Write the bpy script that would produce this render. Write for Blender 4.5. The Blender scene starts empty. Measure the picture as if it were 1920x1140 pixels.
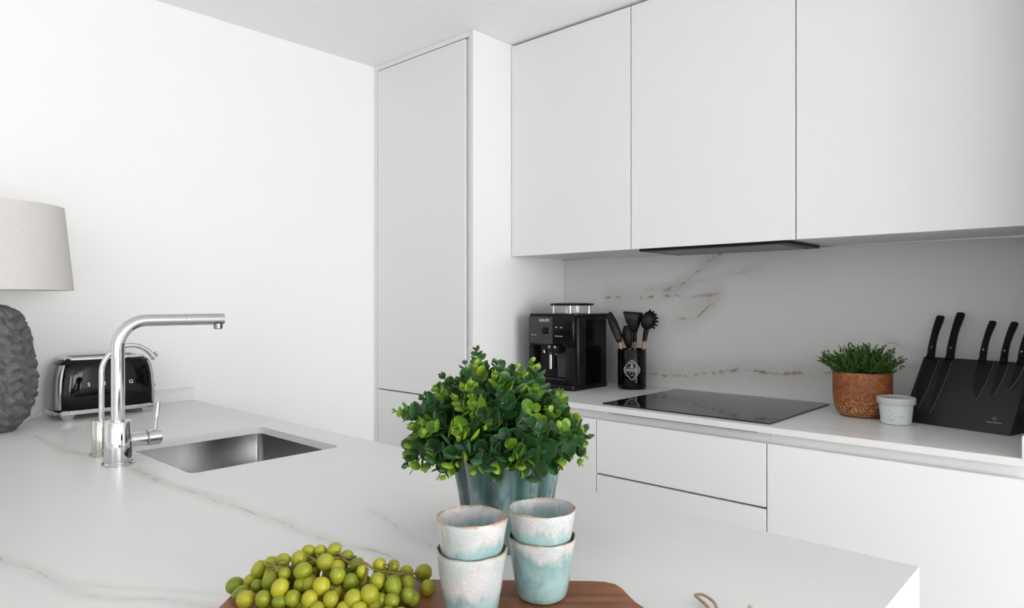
import bpy, bmesh, math, random
from mathutils import Vector, Matrix, noise
PI = math.pi
scene = bpy.context.scene
COL = scene.collection

# ------------------------------------------------------------------ camera
cam_d = bpy.data.cameras.new('camera')
cam_d.sensor_width = 36.0
cam_d.lens = 1282.567 / 1920 * 36.0
cam_d.shift_y = -4.74 / 1920
cam_d.clip_start = 0.02
cam = bpy.data.objects.new('camera', cam_d)
COL.objects.link(cam)
cam.location = (0, 0, 1.28)
cam.rotation_euler = (PI / 2, 0, 0.742383)
scene.camera = cam

# ------------------------------------------------------------------ world, daylight, exposure
world = bpy.data.worlds.new('world')
scene.world = world
world.use_nodes = True
bg = world.node_tree.nodes['Background']
bg.inputs[0].default_value = (0.93, 0.96, 1.0, 1)
bg.inputs[1].default_value = 0.3


def area_light(name, loc, rot, sx, sy, power, col=(1, 1, 1)):
    l = bpy.data.lights.new(name, 'AREA')
    l.shape = 'RECTANGLE'
    l.size = sx
    l.size_y = sy
    l.energy = power
    l.color = col
    o = bpy.data.objects.new(name, l)
    COL.objects.link(o)
    o.location = loc
    o.rotation_euler = rot
    return o


# daylight in the right window; weak fill in an added front window
area_light('daylight_window_right', (6.32, 0.00, 1.18), (PI / 2, 0, PI / 2), 3.6, 2.28, 312, (1.0, 1.0, 1.0))
area_light('fill_light_front', (0.3, -3.02, 1.60), (PI / 2, 0, 0), 1.2, 1.2, 13, (1.0, 1.0, 1.0))  # added fill lamp, lifts the fronts that face the viewer

vs = scene.view_settings
vs.view_transform = 'Standard'
vs.look = 'None'
vs.gamma = 1.0
vs.use_curve_mapping = False
vs.exposure = 0.0

# ------------------------------------------------------------------ materials
MATS = {}


def new_mat(name):
    m = bpy.data.materials.new(name)
    m.use_nodes = True
    nt = m.node_tree
    b = nt.nodes['Principled BSDF']
    MATS[name] = m
    return m, nt, b


def pmat(name, col, rough=0.5, metal=0.0, spec=0.5, coat=0.0, trans=0.0, ior=1.5, bump=0.0, bscale=200.0, sss=0.0, sssr=(0.01, 0.01, 0.01), alpha=1.0):
    m, nt, b = new_mat(name)
    b.inputs['Base Color'].default_value = (*col, 1)
    b.inputs['Roughness'].default_value = rough
    b.inputs['Metallic'].default_value = metal
    b.inputs['Specular IOR Level'].default_value = spec
    b.inputs['Coat Weight'].default_value = coat
    b.inputs['Coat Roughness'].default_value = 0.04
    b.inputs['Transmission Weight'].default_value = trans
    b.inputs['IOR'].default_value = ior
    if sss:
        b.inputs['Subsurface Weight'].default_value = sss
        b.inputs['Subsurface Radius'].default_value = sssr
        b.inputs['Subsurface Scale'].default_value = 1.0
    if bump:
        n = nt.nodes.new('ShaderNodeTexNoise')
        n.inputs['Scale'].default_value = bscale
        n.inputs['Detail'].default_value = 4
        tc = nt.nodes.new('ShaderNodeTexCoord')
        nt.links.new(tc.outputs['Object'], n.inputs['Vector'])
        bp = nt.nodes.new('ShaderNodeBump')
        bp.inputs['Strength'].default_value = bump
        bp.inputs['Distance'].default_value = 0.002
        nt.links.new(n.outputs['Fac'], bp.inputs['Height'])
        nt.links.new(bp.outputs['Normal'], b.inputs['Normal'])
    return m


class NT:
    """small helper for building shader node graphs"""
    def __init__(self, nt):
        self.nt = nt

    def node(self, t, **kw):
        n = self.nt.nodes.new(t)
        for k, v in kw.items():
            setattr(n, k, v)
        return n

    def link(self, a, b):
        self.nt.links.new(a, b)

    def math(self, op, a, b=None, c=None, clamp=False):
        n = self.node('ShaderNodeMath', operation=op)
        n.use_clamp = clamp
        for i, v in enumerate((a, b, c)):
            if v is None:
                continue
            if isinstance(v, (int, float)):
                n.inputs[i].default_value = v
            else:
                self.link(v, n.inputs[i])
        return n.outputs[0]

    def maprange(self, v, a, b, c=0.0, d=1.0, smooth=False):
        n = self.node('ShaderNodeMapRange')
        if smooth:
            n.interpolation_type = 'SMOOTHSTEP'
        self.link(v, n.inputs[0])
        for i, x in enumerate((a, b, c, d)):
            n.inputs[i + 1].default_value = x
        return n.outputs[0]

    def noise(self, vec, scale, detail=3, rough=0.5, dist=0.0, off=None, dims='3D'):
        n = self.node('ShaderNodeTexNoise', noise_dimensions=dims)
        n.inputs['Scale'].default_value = scale
        n.inputs['Detail'].default_value = detail
        n.inputs['Roughness'].default_value = rough
        n.inputs['Distortion'].default_value = dist
        self.link(vec, n.inputs['Vector'])
        if off is not None and dims == '4D':
            if isinstance(off, (int, float)):
                n.inputs['W'].default_value = off
            else:
                self.link(off, n.inputs['W'])
        return n.outputs['Fac']

    def mix(self, fac, a, b):
        n = self.node('ShaderNodeMix', data_type='RGBA')
        if isinstance(fac, (int, float)):
            n.inputs[0].default_value = fac
        else:
            self.link(fac, n.inputs[0])
        for i, v in ((6, a), (7, b)):
            if isinstance(v, tuple):
                n.inputs[i].default_value = (*v, 1)
            else:
                self.link(v, n.inputs[i])
        return n.outputs[2]

    def curve(self, v, pts):
        n = self.node('ShaderNodeFloatCurve')
        c = n.mapping.curves[0]
        while len(c.points) > 2:
            c.points.remove(c.points[1])
        c.points[0].location = pts[0]
        c.points[-1].location = pts[-1]
        for p in pts[1:-1]:
            c.points.new(*p)
        n.mapping.update()
        self.link(v, n.inputs['Value'])
        return n.outputs[0]


def marble(name, axes, veins, rough=0.32, base=(0.785, 0.785, 0.78), frag=0.006, vcols=((0.36, 0.35, 0.34), (0.46, 0.36, 0.25))):
    """off-white stone; veins = list of (points (t,n), strength, width, colour) in object space on the two axes"""
    m, nt, b = new_mat(name)
    N = NT(nt)
    tc = N.node('ShaderNodeTexCoord')
    sep = N.node('ShaderNodeSeparateXYZ')
    N.link(tc.outputs['Object'], sep.inputs[0])
    vec = tc.outputs['Object']
    T = sep.outputs[axes[0]]
    V = sep.outputs[axes[1]]
    cloud = N.noise(vec, 2.2, 5, 0.55, 0.6)
    col = N.mix(N.maprange(cloud, 0.4, 0.75, 0, 0.35), base, (base[0] * 0.93, base[1] * 0.925, base[2] * 0.905))
    # soft streaks
    mp = N.node('ShaderNodeMapping')
    mp.inputs['Scale'].default_value = (1.4, 9, 9)
    mp.inputs['Rotation'].default_value = (0, 0, 0.12)
    N.link(vec, mp.inputs[0])
    st = N.noise(mp.outputs[0], 1.6, 5, 0.6, 0.8)
    col = N.mix(N.maprange(st, 0.56, 0.8, 0, 0.30), col, (0.70, 0.695, 0.68))
    wob = N.math('SUBTRACT', N.noise(vec, 9, 5, 0.65), 0.5)
    wob2 = N.math('SUBTRACT', N.noise(vec, 60, 3, 0.6), 0.5)
    brk = N.maprange(N.noise(vec, 26, 4, 0.65), 0.40, 0.62)
    hue = N.maprange(N.noise(vec, 14, 2), 0.4, 0.62)
    for pts, strength, width in veins:
        pts = sorted(pts)
        t0, t1 = pts[0][0], pts[-1][0]
        n0 = min(p[1] for p in pts)
        n1 = max(p[1] for p in pts)
        if n1 - n0 < 1e-4:
            n1 = n0 + 1e-4
        t01 = N.maprange(T, t0, t1)
        g = N.curve(t01, [((p[0] - t0) / (t1 - t0), (p[1] - n0) / (n1 - n0)) for p in pts])
        g = N.math('MULTIPLY_ADD', g, n1 - n0, n0)
        d = N.math('SUBTRACT', V, g)
        d = N.math('MULTIPLY_ADD', wob, 0.030, d)
        d = N.math('MULTIPLY_ADD', wob2, frag, d)
        d = N.math('ABSOLUTE', d)
        core = N.maprange(d, 0.0, width, 1.0, 0.0, True)
        halo = N.maprange(d, 0.0, width * 7, 0.22, 0.0, True)
        ends = N.math('MULTIPLY', N.maprange(T, t0 - 0.02, t0 + 0.05, 0, 1, True), N.maprange(T, t1 - 0.05, t1 + 0.02, 1, 0, True))
        core = N.math('MULTIPLY', core, brk)
        f = N.math('MAXIMUM', core, halo)
        f = N.math('MULTIPLY', f, ends)
        f = N.math('MULTIPLY', f, strength, clamp=True)
        vc = N.mix(hue, vcols[0], vcols[1])
        col = N.mix(f, col, vc)
    N.link(col, b.inputs['Base Color'])
    b.inputs['Roughness'].default_value = rough
    b.inputs['Specular IOR Level'].default_value = 0.4
    return m


pmat('wall_paint', (0.82, 0.82, 0.82), 0.85, spec=0.25, bump=0.03, bscale=500)
pmat('ceiling_paint', (0.97, 0.97, 0.97), 0.9, spec=0.2)
pmat('lacquer', (0.84, 0.84, 0.84), 0.42, spec=0.35)
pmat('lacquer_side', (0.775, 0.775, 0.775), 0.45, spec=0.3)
pmat('carcass', (0.66, 0.66, 0.66), 0.6)
pmat('gap_dark', (0.12, 0.12, 0.12), 0.7)
pmat('floor_mat', (0.90, 0.895, 0.88), 0.45)
pmat('steel_frame', (0.75, 0.75, 0.76), 0.35)
pmat('hob_glass', (0.006, 0.006, 0.007), 0.06, spec=0.5)
pmat('hood_black', (0.003, 0.003, 0.003), 0.4, spec=0.15)
pmat('hood_glass', (0.16, 0.16, 0.165), 0.35, spec=0.3)
pmat('chrome', (0.60, 0.60, 0.61), 0.05, metal=1.0)
pmat('chrome_dark', (0.25, 0.25, 0.26), 0.15, metal=1.0)
pmat('warm_chrome', (0.56, 0.545, 0.51), 0.14, metal=1.0)
pmat('brushed_alu', (0.66, 0.66, 0.67), 0.28, metal=1.0)
pmat('gloss_black', (0.003, 0.003, 0.0035), 0.06, spec=0.22)
pmat('satin_black', (0.005, 0.005, 0.0055), 0.32, spec=0.22)
pmat('panel_black', (0.003, 0.003, 0.0035), 0.15, spec=0.2)
pmat('panel_grey', (0.05, 0.05, 0.052), 0.4, spec=0.3)
pmat('white_print', (0.75, 0.75, 0.75), 0.5)
pmat('grey_print', (0.42, 0.42, 0.43), 0.5)
pmat('silicone_black', (0.004, 0.004, 0.0045), 0.45, spec=0.25)
pmat('clear_plastic', (0.93, 0.94, 0.95), 0.06, trans=0.92, ior=1.35)
pmat('lamp_metal', (0.5, 0.48, 0.45), 0.35, metal=1.0)
pmat('twine', (0.42, 0.31, 0.19), 0.9, bump=0.6, bscale=900)
pmat('soil', (0.025, 0.018, 0.012), 0.95, bump=0.8, bscale=150)
pmat('grape_stem', (0.16, 0.12, 0.035), 0.7)
pmat('bulb_glass', (0.85, 0.85, 0.82), 0.3)
pmat('knife_black', (0.004, 0.004, 0.0045), 0.35, spec=0.25)
pmat('block_black', (0.022, 0.022, 0.025), 0.42, spec=0.3)
pmat('blade_black', (0.006, 0.006, 0.007), 0.3, spec=0.25)
pmat('blade_edge', (0.20, 0.20, 0.21), 0.35, metal=0.7)
pmat('tub_plastic', (0.74, 0.76, 0.76), 0.35, sss=0.2, sssr=(0.01, 0.01, 0.01))
pmat('tub_lid', (0.70, 0.71, 0.72), 0.28, trans=0.25)
pmat('tub_ink', (0.20, 0.26, 0.29), 0.5)
pmat('tub_label', (0.70, 0.77, 0.77), 0.5)
pmat('cord_white', (0.72, 0.72, 0.72), 0.4)
pmat('stem_green', (0.045, 0.085, 0.02), 0.6)


def mat_steel():
    m, nt, b = new_mat('sink_steel')
    N = NT(nt)
    tc = N.node('ShaderNodeTexCoord')
    mp = N.node('ShaderNodeMapping')
    mp.inputs['Scale'].default_value = (3, 3, 700)
    N.link(tc.outputs['Object'], mp.inputs[0])
    n = N.noise(mp.outputs[0], 1.0, 4, 0.6)
    N.link(N.mix(n, (0.60, 0.60, 0.60), (0.66, 0.66, 0.66)), b.inputs['Base Color'])
    b.inputs['Metallic'].default_value = 1.0
    N.link(N.maprange(n, 0.3, 0.7, 0.13, 0.17), b.inputs['Roughness'])


mat_steel()


def mat_leaf(name, c_a, c_b, c_edge, rough=0.35):
    m, nt, b = new_mat(name)
    N = NT(nt)
    oi = N.node('ShaderNodeObjectInfo')
    ge = N.node('ShaderNodeNewGeometry')
    r = N.math('FRACT', N.math('ADD', oi.outputs['Random'], ge.outputs['Random Per Island']))
    col = N.mix(r, c_a, c_b)
    # pale margin: vertex attribute 'rim' is 1 at the leaf edge
    at = N.node('ShaderNodeAttribute', attribute_name='rim')
    col = N.mix(N.maprange(at.outputs['Fac'], 0.74, 1.0, 0.0, 0.50, True), col, c_edge)
    N.link(col, b.inputs['Base Color'])
    b.inputs['Roughness'].default_value = rough
    b.inputs['Specular IOR Level'].default_value = 0.45
    tr = N.node('ShaderNodeBsdfTranslucent')
    N.link(N.mix(0.6, col, (0.25, 0.42, 0.03)), tr.inputs['Color'])
    ms = N.node('ShaderNodeMixShader')
    ms.inputs[0].default_value = 0.16
    N.link(b.outputs[0], ms.inputs[1])
    N.link(tr.outputs[0], ms.inputs[2])
    N.link(ms.outputs[0], nt.nodes['Material Output'].inputs['Surface'])


mat_leaf('leaf_dark', (0.008, 0.036, 0.010), (0.018, 0.066, 0.026), (0.045, 0.115, 0.045))
mat_leaf('leaf_mid', (0.014, 0.066, 0.012), (0.032, 0.105, 0.044), (0.085, 0.20, 0.075))
mat_leaf('leaf_young', (0.085, 0.21, 0.012), (0.21, 0.33, 0.018), (0.30, 0.45, 0.07))
mat_leaf('herb_leaf', (0.010, 0.050, 0.004), (0.060, 0.165, 0.016), (0.04, 0.12, 0.01), 0.5)


def mat_grape():
    m, nt, b = new_mat('grape_skin')
    N = NT(nt)
    oi = N.node('ShaderNodeObjectInfo')
    tc = N.node('ShaderNodeTexCoord')
    n = N.noise(tc.outputs['Object'], 1.6, 3, 0.5)
    r = N.math('MULTIPLY_ADD', N.math('SUBTRACT', n, 0.5), 0.8, oi.outputs['Random'], clamp=True)
    col = N.mix(r, (0.17, 0.22, 0.012), (0.40, 0.38, 0.022))
    N.link(col, b.inputs['Base Color'])
    b.inputs['Roughness'].default_value = 0.36
    b.inputs['Subsurface Weight'].default_value = 0.35
    b.inputs['Subsurface Radius'].default_value = (0.008, 0.007, 0.002)
    b.inputs['Subsurface Scale'].default_value = 1.0
    b.inputs['Specular IOR Level'].default_value = 0.4


mat_grape()


def mat_glaze():
    """reactive-glaze stoneware: brown rim, speckled white band running down over sea green"""
    m, nt, b = new_mat('cup_glaze')
    N = NT(nt)
    tc = N.node('ShaderNodeTexCoord')
    oi = N.node('ShaderNodeObjectInfo')
    w = N.math('MULTIPLY', oi.outputs['Random'], 37.0)
    sep = N.node('ShaderNodeSeparateXYZ')
    N.link(tc.outputs['Object'], sep.inputs[0])
    z = sep.outputs[2]
    mp = N.node('ShaderNodeMapping')
    mp.inputs['Scale'].default_value = (1, 1, 0.35)
    N.link(tc.outputs['Object'], mp.inputs[0])
    drip = N.noise(mp.outputs[0], 55, 4, 0.6, 0.4, w, '4D')
    drip2 = N.noise(mp.outputs[0], 22, 2, 0.5, 0.0, w, '4D')
    lvl = N.math('MULTIPLY_ADD', N.math('SUBTRACT', drip, 0.5), 0.055, z)
    lvl = N.math('MULTIPLY_ADD', N.math('SUBTRACT', drip2, 0.5), 0.060, lvl)
    oc = N.node('ShaderNodeSeparateColor')
    N.link(oi.outputs['Color'], oc.inputs[0])
    lvl = N.math('MULTIPLY_ADD', N.math('SUBTRACT', oc.outputs[0], 0.5), 0.060, lvl)
    ins = N.node('ShaderNodeAttribute', attribute_name='inside')
    lvl = N.math('MULTIPLY_ADD', ins.outputs['Fac'], -0.013, lvl)
    white = N.maprange(lvl, 0.030, 0.046, 0, 1, True)
    teal_n = N.noise(tc.outputs['Object'], 30, 4, 0.6, 0.5, w, '4D')
    teal = N.mix(N.maprange(teal_n, 0.4, 0.65), (0.31, 0.455, 0.45), (0.17, 0.30, 0.295))
    sp = N.noise(tc.outputs['Object'], 420, 2, 0.6, 0.0, w, '4D')
    lil = N.mix(N.maprange(sp, 0.40, 0.66), (0.62, 0.595, 0.595), (0.50, 0.482, 0.490))
    patch = N.maprange(N.noise(tc.outputs['Object'], 24, 3, 0.6, 0.3, w, '4D'), 0.42, 0.60)
    lil = N.mix(N.math('MULTIPLY', patch, 0.65), lil, (0.38, 0.48, 0.48))
    col = N.mix(N.math('MULTIPLY', white, 0.93), teal, lil)
    # rust blush below the rim and on the lip
    rn = N.noise(tc.outputs['Object'], 40, 4, 0.65, 0.2, w, '4D')
    blush = N.math('MULTIPLY', N.maprange(rn, 0.50, 0.68), N.math('MULTIPLY', oc.outputs[1], N.maprange(z, 0.046, 0.074, 0, 0.9)))
    col = N.mix(blush, col, (0.40, 0.19, 0.085))
    lip = N.math('MULTIPLY', N.maprange(z, 0.0728, 0.0746, 0, 1, True), N.maprange(rn, 0.36, 0.58, 0.15, 0.95))
    col = N.mix(lip, col, (0.36, 0.20, 0.085))
    N.link(col, b.inputs['Base Color'])
    b.inputs['Roughness'].default_value = 0.22
    b.inputs['Coat Weight'].default_value = 0.3
    bp = N.node('ShaderNodeBump')
    bp.inputs['Strength'].default_value = 0.35
    bp.inputs['Distance'].default_value = 0.002
    N.link(white, bp.inputs['Height'])
    N.link(bp.outputs[0], b.inputs['Normal'])


mat_glaze()


def mat_pot_glaze():
    m, nt, b = new_mat('pot_glaze')
    N = NT(nt)
    tc = N.node('ShaderNodeTexCoord')
    ge = N.node('ShaderNodeAttribute', attribute_name='flute')
    mp = N.node('ShaderNodeMapping')
    mp.inputs['Scale'].default_value = (1, 1, 0.35)
    N.link(tc.outputs['Object'], mp.inputs[0])
    n = N.noise(mp.outputs[0], 38, 5, 0.6, 0.6)
    base = N.mix(N.maprange(n, 0.35, 0.68), (0.016, 0.056, 0.048), (0.075, 0.15, 0.145))
    crest = N.math('MULTIPLY', N.maprange(ge.outputs['Fac'], 0.55, 1.0), N.maprange(n, 0.3, 0.6))
    col = N.mix(N.math('MULTIPLY', crest, 0.62), base, (0.30, 0.40, 0.40))
    sep = N.node('ShaderNodeSeparateXYZ')
    N.link(tc.outputs['Object'], sep.inputs[0])
    lip = N.maprange(sep.outputs[2], 0.138, 0.143, 0, 1, True)
    col = N.mix(lip, col, (0.30, 0.33, 0.24))
    N.link(col, b.inputs['Base Color'])
    b.inputs['Roughness'].default_value = 0.18
    b.inputs['Coat Weight'].default_value = 0.4


mat_pot_glaze()


def mat_terracotta():
    m, nt, b = new_mat('speckled_terracotta')
    N = NT(nt)
    tc = N.node('ShaderNodeTexCoord')
    n = N.noise(tc.outputs['Object'], 150, 2, 0.7)
    n2 = N.noise(tc.outputs['Object'], 70, 3, 0.6)
    sep = N.node('ShaderNodeSeparateXYZ')
    N.link(tc.outputs['Object'], sep.inputs[0])
    low = N.maprange(sep.outputs[2], 0.01, 0.085, 1.0, 0.20, True)
    col = N.mix(N.maprange(n2, 0.4, 0.62), (0.20, 0.050, 0.012), (0.33, 0.095, 0.022))
    sp = N.math('MULTIPLY', N.maprange(n, 0.49, 0.60), low)
    col = N.mix(sp, col, (0.62, 0.38, 0.17))
    N.link(col, b.inputs['Base Color'])
    b.inputs['Roughness'].default_value = 0.55
    bp = N.node('ShaderNodeBump')
    bp.inputs['Strength'].default_value = 0.5
    bp.inputs['Distance'].default_value = 0.0015
    N.link(n, bp.inputs['Height'])
    N.link(bp.outputs[0], b.inputs['Normal'])


mat_terracotta()


def mat_wood(name, a, bcol, scale=(2.2, 26, 26), rough=0.45):
    m, nt, b = new_mat(name)
    N = NT(nt)
    tc = N.node('ShaderNodeTexCoord')
    mp = N.node('ShaderNodeMapping')
    mp.inputs['Scale'].default_value = scale
    N.link(tc.outputs['Object'], mp.inputs[0])
    n = N.noise(mp.outputs[0], 1.5, 6, 0.62, 1.2)
    n2 = N.noise(mp.outputs[0], 5.0, 4, 0.6, 0.3)
    f = N.math('MULTIPLY_ADD', n2, 0.4, N.math('MULTIPLY', n, 0.75), clamp=True)
    col = N.mix(N.maprange(f, 0.38, 0.75), a, bcol)
    N.link(col, b.inputs['Base Color'])
    b.inputs['Roughness'].default_value = rough


mat_wood('acacia', (0.10, 0.032, 0.014), (0.36, 0.135, 0.055))
mat_wood('handle_wood', (0.36, 0.20, 0.10), (0.55, 0.34, 0.19), (40, 40, 6))
mat_wood('handle_wood_dark', (0.20, 0.085, 0.04), (0.32, 0.15, 0.075), (40, 40, 6))


def mat_linen():
    m, nt, b = new_mat('linen')
    N = NT(nt)
    tc = N.node('ShaderNodeTexCoord')
    mp = N.node('ShaderNodeMapping')
    mp.inputs['Scale'].default_value = (60, 60, 900)
    N.link(tc.outputs['Object'], mp.inputs[0])
    n = N.noise(mp.outputs[0], 1.0, 3, 0.6)
    mp2 = N.node('ShaderNodeMapping')
    mp2.inputs['Scale'].default_value = (700, 700, 25)
    N.link(tc.outputs['Object'], mp2.inputs[0])
    n2 = N.noise(mp2.outputs[0], 1.0, 3, 0.6)
    s = N.math('ADD', N.math('MULTIPLY', n, 0.6), N.math('MULTIPLY', n2, 0.4))
    col = N.mix(N.maprange(s, 0.36, 0.64), (0.67, 0.64, 0.615), (0.80, 0.775, 0.755))
    N.link(col, b.inputs['Base Color'])
    b.inputs['Roughness'].default_value = 0.95
    tr = N.node('ShaderNodeBsdfTranslucent')
    tr.inputs['Color'].default_value = (0.7, 0.66, 0.6, 1)
    ms = N.node('ShaderNodeMixShader')
    ms.inputs[0].default_value = 0.25
    N.link(b.outputs[0], ms.inputs[1])
    N.link(tr.outputs[0], ms.inputs[2])
    N.link(ms.outputs[0], nt.nodes['Material Output'].inputs['Surface'])


mat_linen()


def mat_bark():
    m, nt, b = new_mat('stone_grey')
    N = NT(nt)
    tc = N.node('ShaderNodeTexCoord')
    n = N.noise(tc.outputs['Object'], 45, 6, 0.65)
    col = N.mix(N.maprange(n, 0.35, 0.7), (0.085, 0.085, 0.088), (0.175, 0.175, 0.18))
    N.link(col, b.inputs['Base Color'])
    b.inputs['Roughness'].default_value = 0.75
    bp = N.node('ShaderNodeBump')
    bp.inputs['Strength'].default_value = 0.5
    bp.inputs['Distance'].default_value = 0.003
    N.link(n, bp.inputs['Height'])
    N.link(bp.outputs[0], b.inputs['Normal'])


mat_bark()

V1 = [(-2.328, 0.512), (-2.086, 0.511), (-1.954, 0.53), (-1.88, 0.55), (-1.679, 0.562), (-1.438, 0.571), (-1.173, 0.591), (-1.065, 0.599), (-0.918, 0.606), (-0.872, 0.623), (-0.749, 0.636)]
V1B = [(-1.72, 0.585), (-1.528, 0.560), (-1.395, 0.585), (-1.25, 0.605)]
V2 = [(-1.60, 0.16), (-1.239, 0.233), (-1.13, 0.261), (-1.021, 0.277), (-0.954, 0.313), (-0.919, 0.339), (-0.70, 0.43)]
V2B = [(-1.08, 0.280), (-1.009, 0.311), (-0.953, 0.351), (-0.86, 0.41)]
V3 = [(-1.06, 0.75), (-0.924, 0.717), (-0.847, 0.703), (-0.76, 0.69)]
V0 = [(-2.62, 0.80), (-2.4, 0.62), (-2.2, 0.56), (-1.95, 0.50)]
marble('marble_island', ('X', 'Y'), [(V1, 0.95, 0.0042), (V1B, 0.7, 0.0035), (V2, 0.95, 0.0035), (V2B, 0.55, 0.003), (V3, 0.6, 0.0035), (V0, 0.45, 0.004)])
B1 = [(-1.50, 1.318), (-1.39, 1.358), (-1.318, 1.404), (-1.238, 1.457), (-1.193, 1.471)]
B1B = [(-1.80, 1.295), (-1.594, 1.301), (-1.439, 1.303), (-1.342, 1.300), (-1.249, 1.308), (-1.19, 1.318)]
B3 = [(-1.46, 1.198), (-1.414, 1.203), (-1.342, 1.215), (-1.283, 1.253), (-1.225, 1.291)]
B3B = [(-1.60, 1.330), (-1.4, 1.345), (-1.2, 1.385), (-1.05, 1.41)]
B4 = [(-1.62, 0.965), (-1.414, 0.977), (-1.272, 0.992), (-1.182, 1.008), (-1.117, 1.015), (-1.014, 1.010), (-0.878, 1.022), (-0.76, 1.032)]
B5 = [(-0.66, 1.150), (-0.569, 1.13), (-0.47, 1.112)]
B6 = [(-0.64, 1.046), (-0.49, 1.068)]
marble('marble_splash_shaded', ('X', 'Z'), [(B1, 1.0, 0.009), (B1B, 1.0, 0.013), (B3, 1.0, 0.013), (B3B, 0.45, 0.005), (B4, 1.0, 0.012), (B5, 0.6, 0.005), (B6, 0.5, 0.005)], 0.35, (0.71, 0.71, 0.705), 0.022, ((0.20, 0.19, 0.175), (0.30, 0.245, 0.175)))  # worktop stone with the shade under the wall cabinets put into its base
marble('marble_run', ('X', 'Y'), [([(-0.75, 2.02), (-0.55, 2.05), (-0.40, 2.04)], 0.6, 0.004), ([(-1.9, 2.1), (-1.5, 2.2), (-1.3, 2.3)], 0.4, 0.004)], 0.3)
marble('marble_upstand', ('Y', 'Z'), [([(0.1, 0.92), (0.6, 0.935), (1.12, 0.945)], 0.6, 0.004)], 0.35)

# ------------------------------------------------------------------ geometry helpers
def obj(name, bm, mat, parent=None, smooth=None, loc=None):
    me = bpy.data.meshes.new(name)
    bmesh.ops.recalc_face_normals(bm, faces=bm.faces)
    bm.to_mesh(me)
    bm.free()
    mats = mat if isinstance(mat, (list, tuple)) else [mat]
    for x in mats:
        me.materials.append(MATS[x])
    if smooth is not None:
        me.polygons.foreach_set('use_smooth', [True] * len(me.polygons))
        me.set_sharp_from_angle(angle=math.radians(smooth))
    o = bpy.data.objects.new(name, me)
    COL.objects.link(o)
    if parent is not None:
        o.parent = parent
    if loc is not None:
        o.location = loc
    return o


def tag(o, label=None, cat=None, group=None, kind=None):
    if label:
        o['label'] = label
    if cat:
        o['category'] = cat
    if group:
        o['group'] = group
    if kind:
        o['kind'] = kind
    return o


def thing(name, label, cat, loc=(0, 0, 0), rz=0.0, group=None):
    o = bpy.data.objects.new(name, None)
    o.empty_display_size = 0.05
    COL.objects.link(o)
    o.location = loc
    o.rotation_euler = (0, 0, rz)
    return tag(o, label, cat, group)


def BM():
    return bmesh.new()


def box(bm, x0, x1, y0, y1, z0, z1, bev=0.0, seg=2):
    t = bmesh.new()
    bmesh.ops.create_cube(t, size=1.0)
    for v in t.verts:
        v.co = Vector((x0 + (v.co.x + 0.5) * (x1 - x0), y0 + (v.co.y + 0.5) * (y1 - y0), z0 + (v.co.z + 0.5) * (z1 - z0)))
    if bev:
        bmesh.ops.bevel(t, geom=list(t.edges), offset=bev, segments=seg, profile=0.5, affect='EDGES')
    join(bm, t)
    return bm


def join(bm, t, M=None):
    if M is not None:
        bmesh.ops.transform(t, matrix=M, verts=t.verts)
    me = bpy.data.meshes.new('tmp')
    t.to_mesh(me)
    t.free()
    bm.from_mesh(me)
    bpy.data.meshes.remove(me)
    return bm


def B(x0, x1, y0, y1, z0, z1, bev=0.0, seg=2):
    return box(BM(), x0, x1, y0, y1, z0, z1, bev, seg)


def lathe(bm, prof, seg=40, cx=0.0, cy=0.0, cz=0.0, fn=None, close=False):
    """prof: list of (r, z). fn(angle, r, z) -> (r, z) may deform."""
    rings = []
    for r, z in prof:
        if r < 1e-6:
            rings.append([bm.verts.new((cx, cy, cz + z))])
        else:
            ring = []
            for i in range(seg):
                a = 2 * PI * i / seg
                rr, zz = (r, z) if fn is None else fn(a, r, z)
                ring.append(bm.verts.new((cx + rr * math.cos(a), cy + rr * math.sin(a), cz + zz)))
            rings.append(ring)
    n = len(rings)
    for k in range(n - 1 if not close else n):
        A, Bq = rings[k], rings[(k + 1) % n]
        if len(A) == 1 and len(Bq) == 1:
            continue
        for i in range(seg):
            j = (i + 1) % seg
            if len(A) == 1:
                bm.faces.new((A[0], Bq[i], Bq[j]))
            elif len(Bq) == 1:
                bm.faces.new((A[i], A[j], Bq[0]))
            else:
                bm.faces.new((A[i], A[j], Bq[j], Bq[i]))
    return bm


def smooth_path(pts, n=8):
    P = [Vector(p) for p in pts]
    if len(P) < 3:
        return P
    out = []
    for i in range(len(P) - 1):
        p0 = P[i - 1] if i else P[0] * 2 - P[1]
        p1, p2 = P[i], P[i + 1]
        p3 = P[i + 2] if i + 2 < len(P) else P[-1] * 2 - P[-2]
        for k in range(n):
            t = k / n
            out.append(0.5 * ((2 * p1) + (p2 - p0) * t + (2 * p0 - 5 * p1 + 4 * p2 - p3) * t * t + (3 * p1 - p0 - 3 * p2 + p3) * t ** 3))
    out.append(P[-1])
    return out


def tube(bm, pts, rad, seg=16, caps=True):
    P = [Vector(p) for p in pts]
    n = len(P)
    R = [rad] * n if isinstance(rad, (int, float)) else list(rad)
    if len(R) != n:
        R = [R[0] + (R[-1] - R[0]) * i / (n - 1) for i in range(n)]
    T = []
    for i in range(n):
        a = P[max(0, i - 1)]
        b = P[min(n - 1, i + 1)]
        T.append((b - a).normalized())
    u = T[0].orthogonal().normalized()
    rings = []
    for i in range(n):
        u = (u - T[i] * u.dot(T[i]))
        if u.length < 1e-6:
            u = T[i].orthogonal()
        u.normalize()
        w = T[i].cross(u)
        rings.append([bm.verts.new(P[i] + (u * math.cos(2 * PI * k / seg) + w * math.sin(2 * PI * k / seg)) * R[i]) for k in range(seg)])
    for i in range(n - 1):
        for k in range(seg):
            j = (k + 1) % seg
            bm.faces.new((rings[i][k], rings[i][j], rings[i + 1][j], rings[i + 1][k]))
    if caps:
        bm.faces.new(list(reversed(rings[0])))
        bm.faces.new(rings[-1])
    return bm


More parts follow.
